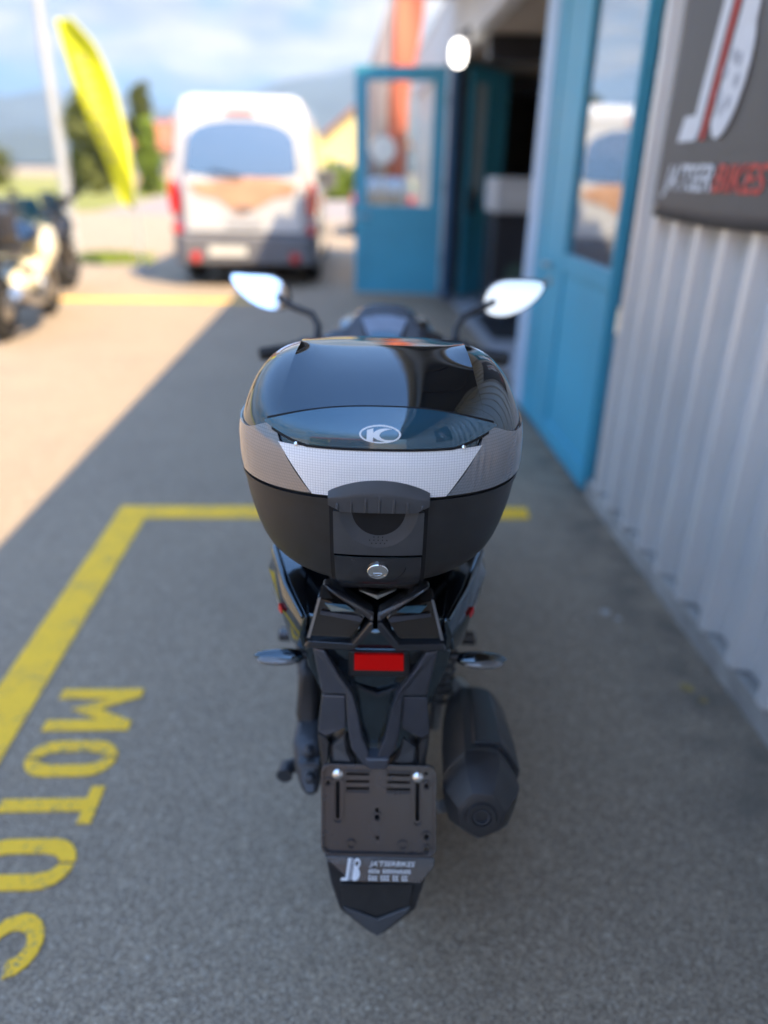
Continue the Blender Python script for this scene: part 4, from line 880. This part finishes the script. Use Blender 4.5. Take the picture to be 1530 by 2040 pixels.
# latch
fr_ = patch('latch_channel', 'gap', -.0655, .0655, lambda x: -.1535, lambda x: .004, .0012, 24, 24, surf=shell_y, edge=.001)
cap_b = lambda x: .010*max(0, 1-(x/.068)**2)**.5+.003
mb = MB()
def ribs(x): 
    k = (x/.0185) % 1.0; return .0016 if k < .14 else 0.
def CP(u, v, e):
    hw = .0665; x = -hw+2*hw*u; zt = cap_top(x); zb = -.0155+.006*(x/hw)**2*0-.0+.009*max(0, (abs(x)/hw)-.75)/.25
    z = zb+(zt-zb)*v; z_s = max(-.0, z); y = (lid_y(x, max(.004, z)) if z > .004 else shell_y(x, min(0, z)))
    e2 = e*(1 if v < .55 else max(.25, 1-(v-.55)/.6)); b = e2+(ribs(x)*(1 if .06 < v < .5*(1-.6*abs(x)/hw) and abs(x) < .058 else 0) if e > .001 else 0)
    return Vector((x, y-b, z))
nx, nz = 140, 16
mb.grid(lambda u, v: CP(u, v, .0105), nx, nz)
per = [(i/nx, 0) for i in range(nx)]+[(1, j/nz) for j in range(nz)]+[(1-i/nx, 1) for i in range(nx)]+[(0, 1-j/nz) for j in range(nz)]
mb.loft([[CP(u, v, .0105) for u, v in per], [Vector((CP(u, v, .0)[0], CP(u, v, .0)[1]+.001, CP(u, v, 0)[2])) for u, v in per]], cap=False)
mb.obj('latch_cap', 'handle', tcase, smooth=35)
def scoop(x, z):
    r = math.hypot(x/.0515, (z+.0150)/.0560); 
    if z > -.0150: return 0.
    return -.0065*max(0., 1-r**3) if r < 1 else 0.
lh = patch('latch_handle', 'handle', -.0595, .0595, lambda x: -.0840, lambda x: -.0170, .0055, 90, 60, surf=shell_y, bulge=scoop, edge=.005, smooth=50)
mb = MB()
for row, (z, c) in enumerate(((-.0565, 3), (-.0610, 5), (-.0655, 4))):
    for k in range(c):
        x = (k-(c-1)/2)*.0058; y = shell_y(x, z)-.0055-scoop(x, z); mb.lathe((x, y-.0003, z), (0, -1, 0), [(0, .0009), (.0003, .0008)], 8)
mb.obj('grip_dots', 'gap', lh)
lp = patch('lock_panel', 'satin', -.0590, .0590, lambda x: -.1495-.0015*(1-(x/.059)**2)+.010*max(0, (abs(x)/.059-.82)/.18)**2, lambda x: -.0870, .0045, 40, 30, surf=shell_y, edge=.004)
patch('lock_shelf', 'gloss', -.0590, .0590, lambda x: -.0885, lambda x: -.0868, .0062, 30, 1, surf=shell_y, edge=.004)
zl = -.1125; yl = shell_y(0, zl)-.0045; nl = Vector((0, -.002, (shell_y(0, zl+.001)-shell_y(0, zl-.001)))).normalized()
lk_ = MB().lathe(Vector((0, yl, zl)), nl, [(-.001, .0148), (.0028, .0148), (.0040, .0138), (.0040, .0122), (.0028, .0118), (.0028, .004), (.0026, .001)], 40).obj('lock', 'chrome', tcase, smooth=30)
e_up = Vector((1, 0, 0)).cross(nl); e_up = e_up if e_up.z > 0 else -e_up
c0 = Vector((0, yl, zl))+nl*.0030-e_up*.003
mb = MB(); mb.tube([c0+Vector((.006*math.cos(R(q)), 0, 0))+e_up*(.005*math.sin(R(q))) for q in (180, 210, 240, 270, 300, 330, 360)]+[c0+Vector((-.006, 0, 0))], .0006, 6); mb.obj('keyhole_cover', 'steel', lk_)
mb = MB(); mb.tube([Vector((x, shell_y(x, z)-.0052, z)) for x, z in [(.0-.004+.043*math.cos(R(q)), -.103-.036*math.sin(R(q))*1.05) for q in range(5, 90, 8)]], .0006, 6); mb.obj('lock_crease', 'gap', lp)

# ------------------------------------------------------------------ the van
VX, VY = -1.46, 10.72
van = thing('passenger_van', 'white passenger van with dark rear glass parked facing away', 'van', (VX, VY, 0))
def vsec(y, w, zt, zb, wt):
    P = [(w, zb), (w*1.0, zb+.35), (w*1.0, 1.15), (w*.965, 1.45), (wt, zt-.16), (wt-.08, zt-.03), (wt-.22, zt)]
    return [(x, y, z) for x, z in P]+[(-x, y, z) for x, z in reversed(P)]
body = MB().loft([vsec(.22, .955, 2.26, .50, .80), vsec(.27, 1.0, 2.33, .42, .835), vsec(.45, 1.01, 2.40, .36, .85), vsec(3.6, 1.01, 2.40, .36, .85), vsec(4.3, 1.0, 2.05, .36, .80), vsec(4.9, .98, 1.35, .36, .75), vsec(5.4, .92, 1.10, .36, .70), vsec(5.55, .85, .95, .40, .65)]).obj('body', 'van', van, smooth=40, bevel=.03)
tg = MB().prism([(x, .085 if z < 1.35 else .085+.185*(z-1.35), z) for x, z in [(-.80, .72), (.80, .72), (.80, 1.30), (.76, 1.42), (.70, 2.25), (-.70, 2.25), (-.76, 1.42), (-.80, 1.30)]], (0, .05, 0)).obj('tailgate', 'van', van, bevel=.02)
MB().prism([(x, .058+.20*(z-1.28), z) for x, z in smooth_loop([(-.74, 1.42), (.74, 1.42), (.745, 1.55), (.68, 2.09), (-.68, 2.09), (-.745, 1.55)], 2)], (0, .02, 0)).obj('rear_window', 'vanglass', tg)
MB().prism([(x, .076+max(0, .185*(z-1.35)), z) for x, z in [(-.74, 1.33), (-.4, 1.36), (0, 1.42), (.45, 1.40), (.74, 1.34), (.66, 1.20), (.42, 1.16), (.16, 1.02), (-.06, .93), (-.2, 1.03), (-.35, 1.14), (-.62, 1.19)]], (0, .008, 0)).obj('graphic', 'orange', tg)
MB().bb((-.24, .070, .80), (.24, .078, .93)).obj('badge_strip', 'greywhite', tg)
MB().tube([(.0, .075, 1.405), (-.02, .06, 1.42), (-.42, .06, 1.50)], .012, 6).obj('wiper', 'gap', tg)
MB().bb((-.10, .062, 1.0), (.10, .080, 1.05)).obj('handle', 'bumper', tg, bevel=.006)
MB().loft([[(x, .02+.10*abs(x)**3, z) for x, z in ()]] if False else [[(-1.0, .16, .30), (-.85, .0, .30), (.85, .0, .30), (1.0, .16, .30), (1.0, .5, .30), (-1.0, .5, .30)], [(-1.0, .16, .70), (-.85, .0, .68), (.85, .0, .68), (1.0, .16, .70), (1.0, .5, .70), (-1.0, .5, .70)]]).obj('rear_bumper', 'bumper', van, bevel=.03)
MB().bb((-.50, -.012, .42), (.02, -.001, .54)).obj('number_plate', 'plate', van)
for s in (-1, 1):
    MB().prism([(s*x, .095, z) for x, z in smooth_loop([(.86, .92), (1.0, .92), (1.0, 1.36), (.86, 1.36)], 2)], (0, .06, 0)).obj('tail_light', 'redlamp', van, smooth=40)
    MB().lathe((s*.92, .10, .76), (0, -1, 0), [(0, .075), (.02, .07), (.03, .04)], 20).obj('lower_light', 'redlamp', van, smooth=40)
    MB().lathe((s*.68, -.005, .40), (0, -1, 0), [(-.01, .075), (.012, .07), (.018, .04)], 20).obj('fog_light', 'redlamp', van, smooth=40)
    MB().bb((s*1.0, 3.9, 1.2), (s*1.18, 4.1, 1.55)).obj('wing_mirror', 'bumper', van, bevel=.04)
    for y in (1.0, 4.45):
        wo = MB().lathe((s*.86, y, .35), (s, 0, 0), [(-.13, .20), (-.13, .32), (-.09, .35), (.09, .35), (.13, .32), (.13, .20), (.10, .19), (.10, .02)], 32).obj('wheel', 'tyre', van, smooth=40)
        MB().lathe((s*.86, y, .35), (s, 0, 0), [(.10, .19), (.125, .19), (.11, .05), (.12, .01)], 24).obj('hub_cap', 'alu', wo, smooth=40)
    for y0, y1 in ((.7, 1.9), (2.0, 3.2), (3.3, 4.2)): MB().prism([(s*1.012, y0, 1.35), (s*1.012, y1, 1.35), (s*.90, y1-.05*(y1 > 4), 2.05), (s*.90, y0, 2.05)], (s*.008, 0, 0)).obj('side_window', 'vanglass', van)
MB().bb((-.18, .205, 2.17), (.18, .235, 2.205)).obj('brake_light', 'redlamp', van)
MB().prism([(-.86, 4.20, 2.02), (.86, 4.20, 2.02), (.95, 4.88, 1.36), (-.95, 4.88, 1.36)], (0, .03, .03)).obj('windscreen', 'vanglass', van)
MB().bb((-.82, .55, .18), (.82, 5.2, .345)).obj('underbody', 'gap', van)

# ------------------------------------------------------------------ flags and poles
def feather(name, label, loc, left, right, zref, m, printm, tilt=None, yoff=0.):
    t = thing(name, label, 'flag', loc)
    n = len(left); mb = MB()
    fl_ = interp([p[1] for p in reversed(left)], [p[0] for p in reversed(left)]); fr2 = interp([p[1] for p in reversed(right)], [p[0] for p in reversed(right)])
    zb, zt = max(left[-1][1], right[-1][1]), min(left[0][1], right[0][1])
    def P(u, v):
        z = zb+(zt-zb)*v; a, b = fl_(z), fr2(z); x = a+(b-a)*u; return (x-loc[0], .05*math.sin(u*4+v*7)+yoff, z)
    mb.grid(P, 8, 30); mb.obj('cloth', m, t, smooth=60, solid=.004)
    return t, P, fl_, fr2, zb, zt
left = [(-4.21, 3.40), (-4.12, 2.95), (-4.0, 2.39), (-3.80, 1.73), (-3.56, 1.0), (-3.44, .92)]
right = [(-4.02, 3.47), (-3.68, 3.09), (-3.50, 2.59), (-3.40, 2.01), (-3.35, 1.39), (-3.40, .92)]
fy, P, a_f, b_f, zb, zt = feather('feather_flag', 'tall fluorescent yellow feather flag with faded dark print beside the van', (-3.38, 12.5, 0), left, right, 0, 'yflag', 'dull')
MB().tube([(0, .06, 0), (0.0, .06, .9), (.04, .06, 1.4), (-.02, .06, 2.05), (-.12, .06, 2.6), (-.30, .06, 3.09), (-.62, .06, 3.46)], [.022, .02, .018, .016, .014, .012, .008], 8).obj('pole', 'pole', fy, smooth=50)
MB().lathe((0, .06, 0), (0, 0, 1), [(0, .22), (.03, .21), (.05, .06), (.10, .03)], 20).obj('base', 'bumper', fy, smooth=40)
mb = MB()
for i in range(9):
    v = .26+.065*i
    for (u0, u1) in ((.22, .50),):
        q = [P(u0, v), P(u1, v+.01), P(u1, v+.048), P(u0, v+.036)]; mb.prism([(p[0], p[1]-.008, p[2]) for p in q], (0, .002, 0))
mb.obj('print', 'dull', fy)
left = [(.72, 4.35), (.64, 3.83), (.40, 3.03), (.28, 2.52), (.27, 1.50), (.30, 1.38)]
mid = [(.84, 4.37), (.74, 3.83), (.69, 3.03), (.65, 2.52), (.64, 1.5), (.62, 1.38)]
right = [(1.02, 4.35), (1.11, 3.83), (1.02, 3.03), (.92, 2.52), (.91, 1.5), (.9, 1.38)]
fo, P2, *_ = feather('feather_flag', 'orange and grey feather flag standing behind the open blue door', (.95, 15.6, 0), mid, right, 0, 'oflag', 'dull')
mbg = MB(); fa = interp([p[1] for p in reversed(left)], [p[0] for p in reversed(left)]); fb = interp([p[1] for p in reversed(mid)], [p[0] for p in reversed(mid)])
mbg.grid(lambda u, v: (fa(1.38+2.95*v)+(fb(1.38+2.95*v)-.004-fa(1.38+2.95*v))*u-.95, .05*math.sin(u*3+v*6), 1.38+2.95*v), 6, 24); mbg.obj('grey_panel', 'gflag', fo, smooth=60, solid=.004)
MB().tube([(-.02, .1, 0), (-.02, .1, 1.4), (0, .1, 2.6), (.08, .1, 3.8), (.0, .1, 4.35)], [.025, .022, .018, .014, .01], 8).obj('pole', 'pole', fo, smooth=50)
MB().lathe((-.02, .1, 0), (0, 0, 1), [(0, .22), (.03, .21), (.05, .06), (.10, .03)], 20).obj('base', 'bumper', fo, smooth=40)
fo.scale = (1.36, 1, 1.16); fo.location = (1.10, 15.6, -.18)
fp = thing('flag_pole', 'tall pale flag pole at the edge of the yard', 'flag pole', (-5.08, 14.4, 0))
MB().tube([(0, 0, 0), (0, 0, 3), (.03, 0, 7.5)], [.085, .075, .05], 20).obj('mast', 'pole', fp, smooth=50)
MB().lathe((0, 0, 0), (0, 0, 1), [(0, .26), (.05, .26), (.07, .15), (.20, .14)], 20).obj('foot', 'plinth', fp, smooth=40)
MB().tube([(.13, -.05, .8), (.13, -.05, 7.0)], .008, 6).obj('halyard', 'greywhite', fp)
rs_ = thing('glint_disc', 'round white disc on a thin post, standing in for a sun glint seen through the open door window', 'glint disc', (.60, 15.2, 0))  # white disc added where a sun glint shows through the pane
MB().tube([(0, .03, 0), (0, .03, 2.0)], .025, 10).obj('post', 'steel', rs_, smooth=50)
MB().lathe((0, 0, 1.90), (0, -1, 0), [(-.01, .235), (.012, .235)], 40).obj('disc', 'glint_white', rs_)

# parked grey car seen through the open door's window
car = thing('parked_car', 'dark grey hatchback with red tail lights parked beyond the open door', 'car', (.85, 20.0, 0))
def csec(y, w, zt, wt, zm=.85):
    P = [(w*.96, .28), (w, .5), (w, zm), (wt+.02, zt-.12), (wt-.08, zt)]
    return [(x, y, z) for x, z in P]+[(-x, y, z) for x, z in reversed(P)]
MB().loft([csec(0, .80, 1.0, .76), csec(.10, .86, 1.15, .72), csec(.55, .88, 1.46, .62), csec(2.2, .88, 1.48, .62), csec(2.9, .88, .98, .80), csec(3.9, .84, .85, .74, .7), csec(4.1, .7, .7, .6, .6)]).obj('body', 'carpaint', car, smooth=40, bevel=.03)
MB().prism([(-.62, .07, 1.08), (.62, .07, 1.08), (.52, .42, 1.40), (-.52, .42, 1.40)], (0, -.02, .01)).obj('rear_window', 'vanglass', car)
for s in (-1, 1):
    MB().bb((s*.60, -.03, .80), (s*.83, .08, .98)).obj('tail_light', 'redlamp', car, bevel=.02)
    for y in (.75, 3.2): MB().lathe((s*.76, y, .31), (s, 0, 0), [(-.09, .2), (-.09, .29), (-.06, .31), (.08, .31), (.10, .29), (.10, .18), (.08, .02)], 28).obj('wheel', 'tyre', car, smooth=40)
MB().bb((-.26, -.012, .58), (.26, -.001, .70)).obj('number_plate', 'plate', car)
MB().bb((-.80, -.05, .30), (.80, .12, .54)).obj('rear_bumper', 'bumper', car, bevel=.03)

# ------------------------------------------------------------------ parked motorcycle at the left edge
def motorcycle(label, loc, rz, bodym):
    mo = thing('parked_motorcycle', label, 'motorcycle', loc, rz, 'motorcycles parked in the sun')
    def mw(y): 
        prof = [(-.05, .20), (-.06, .25)]+[(-.065*math.cos(math.pi*i/8), .25+.055*math.sin(math.pi*i/8)) for i in range(9)]+[(.06, .25), (.05, .20)]
        w_ = MB().lathe((0, y, .305), (1, 0, 0), prof, 40).obj('wheel', 'tyre', mo, smooth=50)
        mb = MB(); mb.lathe((0, y, .305), (1, 0, 0), [(-.04, .215), (-.04, .24), (.04, .24), (.04, .215)], 32)
        for k in range(6):
            a2 = k*math.pi/3; mb.tube([(0, y, .305), (0, y+.22*math.cos(a2), .305+.22*math.sin(a2))], .014, 6)
        mb.lathe((0, y, .305), (1, 0, 0), [(-.07, .035), (.07, .035)], 16); mb.obj('rim', 'alu', w_, smooth=40)
        MB().lathe((.07, y, .305), (1, 0, 0), [(-.002, .13), (.002, .13)], 28).obj('brake_disc', 'steel', w_)
    mw(-.70); mw(.72)
    for s in (-1, 1):
        MB().tube([(s*.09, .72, .305), (s*.09, .50, .95)], [.026, .022], 12).obj('fork_leg', 'steel', mo, smooth=50)
        MB().tube([(s*.10, -.70, .305), (s*.09, -.15, .42)], [.022, .028], 10).obj('swingarm', 'alu', mo, smooth=50)
        MB().tube([(s*.05, .50, 1.0), (s*.22, .45, 1.06), (s*.38, .36, 1.03)], .014, 10).obj('handlebar', 'cabinet', mo, smooth=50)
        MB().loft([smooth_loop([(s*.40+.07*math.cos(k), 1.18+.045*math.sin(k)) for k in np.linspace(0, 5.2, 6)], 1) and [(s*.40+.07*math.cos(k), .42+d, 1.18+.045*math.sin(k)) for k in np.linspace(0, 2*math.pi, 12, endpoint=False)] for d in (0, .03)]).obj('mirror', 'cabinet', mo, smooth=40)
        MB().tube([(s*.27, .44, 1.06), (s*.40, .44, 1.15)], .008, 8).obj('mirror_stalk', 'cabinet', mo)
    def blob(name, secs, m, n=16):
        MB().loft([[(w*math.cos(2*math.pi*k/n), y, zc+h*math.sin(2*math.pi*k/n)) for k in range(n)] for y, w, zc, h in secs]).obj(name, m, mo, smooth=60)
    blob('fuel_tank', [(-.12, .08, .80, .06), (-.02, .15, .84, .10), (.18, .19, .88, .13), (.35, .15, .88, .11), (.45, .06, .87, .06)], 'gloss')
    blob('front_fairing', [(.30, .20, .62, .17), (.55, .24, .72, .22), (.75, .17, .82, .16), (.90, .07, .85, .07)], bodym)
    blob('seat', [(-.80, .06, .90, .03), (-.70, .12, .88, .05), (-.3, .14, .84, .06), (-.05, .12, .82, .06)], 'seat')
    blob('tail', [(-.98, .05, .86, .03), (-.8, .11, .82, .06), (-.4, .13, .76, .08), (-.1, .12, .72, .08)], 'gloss')
    MB().bb((-.15, -.25, .24), (.15, .32, .60)).obj('engine', 'cabinet', mo, bevel=.04)
    blob('lower_fairing', [(-.45, .10, .42, .08), (-.2, .17, .46, .16), (.15, .19, .48, .20), (.42, .14, .52, .14), (.55, .06, .55, .06)], bodym)
    for s in (-1, 1): MB().lathe((s*.19, .0, .40), (s, 0, 0), [(0, .11), (.04, .10), (.05, .05)], 20).obj('engine_cover', 'alu', mo, smooth=40)
    MB().loft([[(x*.08, .72+.34*math.sin(a2), .305+.34*math.cos(a2)) for x in (-1, 1)]+[(x*.08, .72+.33*math.sin(a2), .305+.33*math.cos(a2)) for x in (1, -1)] for a2 in np.linspace(-1.1, .7, 10)]).obj('front_mudguard', 'cabinet', mo, smooth=40)
    MB().tube([(.16, .1, .25), (.20, -.3, .30), (.22, -.85, .46)], [.03, .05, .055], 14).obj('silencer', 'steel', mo, smooth=50)
    MB().prism([(-.16, .62, .92), (.16, .62, .92), (.10, .52, 1.20), (-.10, .52, 1.20)], (0, .01, .004)).obj('windscreen', 'smoke', mo)
    MB().bb((-.08, -1.0, .78), (.08, -.985, .83)).obj('tail_light', 'redlamp', mo)
    MB().bb((-.24, -.98, .88), (.24, -.55, 1.16)).obj('rear_box', 'cabinet', mo, bevel=.05)
    MB().tube([(-.12, -.1, .22), (-.32, -.05, .0)], .012, 8).obj('side_stand', 'steel', mo)
motorcycle('nearer motorcycle at the left edge, with a cream fairing', (-3.30, 7.75, 0), R(4), 'cream')
motorcycle('all black motorcycle parked just beyond the cream one', (-3.92, 9.7, 0), R(-8), 'cabinet')

# ------------------------------------------------------------------ trees and houses
def tree(name, label, cat, x, y, h, w, z0, n, m, group, lsz=.16, conical=False):
    t = thing(name, label, cat, (x, y, 0), 0, group)
    mb = MB(); mb.tube([(0, 0, -.1), (.05, 0, h*.3), (0, .03, h*.62), (0, 0, h*.85)], [.05*w+.05, .04*w+.04, .03*w, .01], 10)
    for k in range(7):
        a2 = k*2.4; q = z0+.12*h+k*.07*h; mb.tube([(0, 0, q*.8), (w*.22*math.cos(a2), w*.22*math.sin(a2), q*.95+.1*h)], [.025*w, .008*w], 6)
    mb.obj('trunk', 'bark', t, smooth=50)
    r2 = np.random.default_rng(int(abs(x*97+y*13)) % 9999); V = []; F_ = []
    K = 26
    cl = []
    for k in range(K):
        f = (k+.5)/K; zc = z0+(h-z0)*f; ww = (w/2)*((1-f)**.6 if conical else math.sin(math.pi*(.12+.80*f))**.7)
        a2 = r2.uniform(0, 2*math.pi); rr_ = ww*r2.uniform(.25, .75); cl.append((rr_*math.cos(a2), rr_*math.sin(a2), zc, max(.18*w, ww*r2.uniform(.35, .6))))
    for i in range(n):
        c = cl[r2.integers(K)]; d = r2.normal(size=3); d /= np.linalg.norm(d); p = np.array(c[:3])+d*c[3]*r2.uniform(.55, 1.05)
        a3 = r2.normal(size=3); a3 /= np.linalg.norm(a3); b3 = np.cross(a3, r2.normal(size=3)); b3 /= np.linalg.norm(b3); s_ = lsz*r2.uniform(.6, 1.3)
        o = len(V); V += [tuple(p-a3*s_), tuple(p+b3*s_*.5), tuple(p+a3*s_), tuple(p-b3*s_*.5)]; F_.append((o, o+1, o+2, o+3))
    mb = MB(); mb.add(V, F_); mb.obj('crown', m, t)
    return t
G = 'trees beyond the yard'
tree('broadleaf_tree', 'broad dark olive tree behind the yellow feather flag', 'tree', -15.6, 50, 5.2, 3.6, .5, 5200, 'leaf', G, .20)
tree('broadleaf_tree', 'taller slim dark tree just right of the yellow flag', 'tree', -14.0, 56, 6.4, 2.2, 1.2, 3000, 'leaf', G, .20)
tree('conifer_tree', 'bright green conical tree left of the white van', 'tree', -12.0, 49, 4.0, 2.0, .2, 3000, 'leaf2', G, .16, True)
tree('garden_bush', 'round olive bush at the far left edge of the grass', 'bush', -26.5, 60, 2.3, 4.2, .2, 3000, 'leaf', 'bushes along the grass', .2)
tree('garden_bush', 'small dull bush between the pale pole and the olive tree', 'bush', -17.6, 52, 1.7, 1.5, .1, 1500, 'leaf', 'bushes along the grass', .15)
tree('garden_bush', 'bright green hedge bush below the yellow house', 'bush', -1.3, 47, 1.7, 2.6, .1, 3000, 'leaf2', 'bushes along the grass', .16)
tree('garden_bush', 'second bright green bush below the yellow house, nearer the door', 'bush', .5, 47.6, 1.6, 2.0, .1, 2400, 'leaf2', 'bushes along the grass', .16)
def house(label, x, y, w, d, hw, hr, m, rz=0., group='houses beyond the yard', ridge_x=True):
    t = thing('house', label, 'house', (x, y, 0), rz, group)
    if ridge_x:
        MB().loft([[(-w/2, -d/2, 0), (w/2, -d/2, 0), (w/2, -d/2, hw), (-w/2, -d/2, hw)], [(-w/2, d/2, 0), (w/2, d/2, 0), (w/2, d/2, hw), (-w/2, d/2, hw)]]).obj('wall', m, t)
        MB().prism([(-w/2-.3, -d/2-.4, hw-.05), (-w/2-.3, 0, hw+hr), (-w/2-.3, d/2+.4, hw-.05)], (w+.6, 0, 0)).obj('roof', 'roof_t', t)
    else:
        MB().prism([(-w/2, -d/2, 0), (w/2, -d/2, 0), (w/2, -d/2, hw), (0, -d/2, hw+hr), (-w/2, -d/2, hw)], (0, d, 0)).obj('wall', m, t)
        for s in (-1, 1): MB().prism([(s*(w/2+.4), -d/2-.4, hw-.25), (s*.0, -d/2-.4, hw+hr+.05), (0, -d/2-.4, hw+hr+.25), (s*(w/2+.4), -d/2-.4, hw-.05)], (0, d+.8, 0)).obj('roof', 'roof_t', t)
    k = 0
    for z in ([1.0, 3.4] if hw > 4 else [1.0]):
        xx = -w/2+1.2
        while xx < w/2-1:
            wo = MB().bb((xx, -d/2-.03, z), (xx+.9, -d/2-.002, z+1.2)).obj('window', 'vanglass', t)
            mbf = MB(); mbf.bb((xx-.08, -d/2-.05, z-.08), (xx+.98, -d/2-.031, z)); mbf.bb((xx-.08, -d/2-.05, z+1.2), (xx+.98, -d/2-.031, z+1.28)); mbf.bb((xx+.42, -d/2-.045, z), (xx+.48, -d/2-.031, z+1.2)); mbf.obj('frame', 'fascia', wo)
            xx += 2.2
    MB().bb((w*.2, .3, hw), (w*.2+.5, .8, hw+hr+.5)).obj('chimney', m, t)
    return t
house('yellow rendered house with a gable roof right of the white van', .6, 62, 6.4, 7, 3.4, 2.6, 'wall_y', R(4), ridge_x=False)
house('peach house with a red tiled roof between the trees left of the van', -16.6, 72, 6.0, 6, 3.0, 2.2, 'wall_p', R(-6))
house('far peach house with a red tiled roof behind the bright green tree', -11.8, 82, 8, 6, 3.6, 2.2, 'wall_p', R(5))
# houses across the road behind the camera, seen only in the glass of the van
house('peach house across the road, mirrored in the rear glass of the van', -9, -34, 12, 8, 4.6, 2.6, 'wall_p', R(180), 'houses across the road')
house('yellow house across the road, mirrored beside the peach one', -24, -38, 12, 8, 4.4, 2.6, 'wall_y', R(175), 'houses across the road')

# small things on the ground
def tuft(x, y, n, r, h):
    V = []; F_ = []
    for i in range(n):
        a2 = random.uniform(0, 6.28); d = random.uniform(0, r); p = Vector((d*math.cos(a2), d*math.sin(a2)*.5, 0)); q = Vector((random.uniform(-.1, .1), random.uniform(-.1, .1), h*random.uniform(.4, 1))); s_ = Vector((.012, .004, 0))
        o = len(V); V += [p-s_, p+s_, p+q]; F_.append((o, o+1, o+2))
    mb = MB(); mb.add(V, F_); o = mb.obj('grass_tuft', 'leaf2', None, loc=(x, y, 0)); tag(o, 'weedy grass growing at the foot of the pale pole', 'grass', kind='stuff')
tuft(-4.2, 13.6, 700, .75, .22)
def lump(name, m, x, y, r, label, cat, group, flat_=.6):
    mb = MB(); rr2 = random.Random(int(x*1000)); rings = []
    for i in range(1, 6):
        t = i/6*math.pi; rings.append([(r*math.sin(t)*math.cos(k)*(1+rr2.uniform(-.2, .2)), r*math.sin(t)*math.sin(k)*(1+rr2.uniform(-.2, .2)), r*flat_*(1-math.cos(t))*.5*1.2) for k in np.linspace(0, 2*math.pi, 9, endpoint=False)])
    o = mb.loft(rings).obj(name, m, None, smooth=50, loc=(x, y, -.001)); tag(o, label, cat, group)
lump('pebble', 'stone', .965, 2.305, .018, 'larger pale pebble lying on the asphalt beside the wall', 'pebble', 'pebbles by the wall')
lump('pebble', 'stone', 1.0, 2.265, .011, 'smaller pale pebble just beside the larger one near the wall', 'pebble', 'pebbles by the wall')
lump('fallen_leaf', 'dryleaf', 1.09, 1.862, .022, 'dry yellow leaf on the dirt at the foot of the wall', 'leaf', None, .25)
lump('fallen_leaf', 'dryleaf', 1.12, 1.80, .014, 'small brown leaf scrap nearer the wall than the yellow leaf', 'leaf', None, .25)

# ------------------------------------------------------------------ the air between here and the mountains
hz = MB().bb((-5000, -3000, -1.5), (5000, 5200, 520)).obj('haze', 'asphalt', None)
hm = bpy.data.materials.new('haze_air'); hm.use_nodes = True; n_, l_ = hm.node_tree.nodes, hm.node_tree.links
n_.remove(n_['Principled BSDF']); pv = n_.new('ShaderNodeVolumePrincipled'); pv.inputs['Color'].default_value = (.62, .82, 1, 1); pv.inputs['Density'].default_value = .00024; pv.inputs['Anisotropy'].default_value = .2
l_.new(pv.outputs[0], n_['Material Output'].inputs['Volume']); hz.data.materials[0] = hm; tag(hz, kind='stuff')
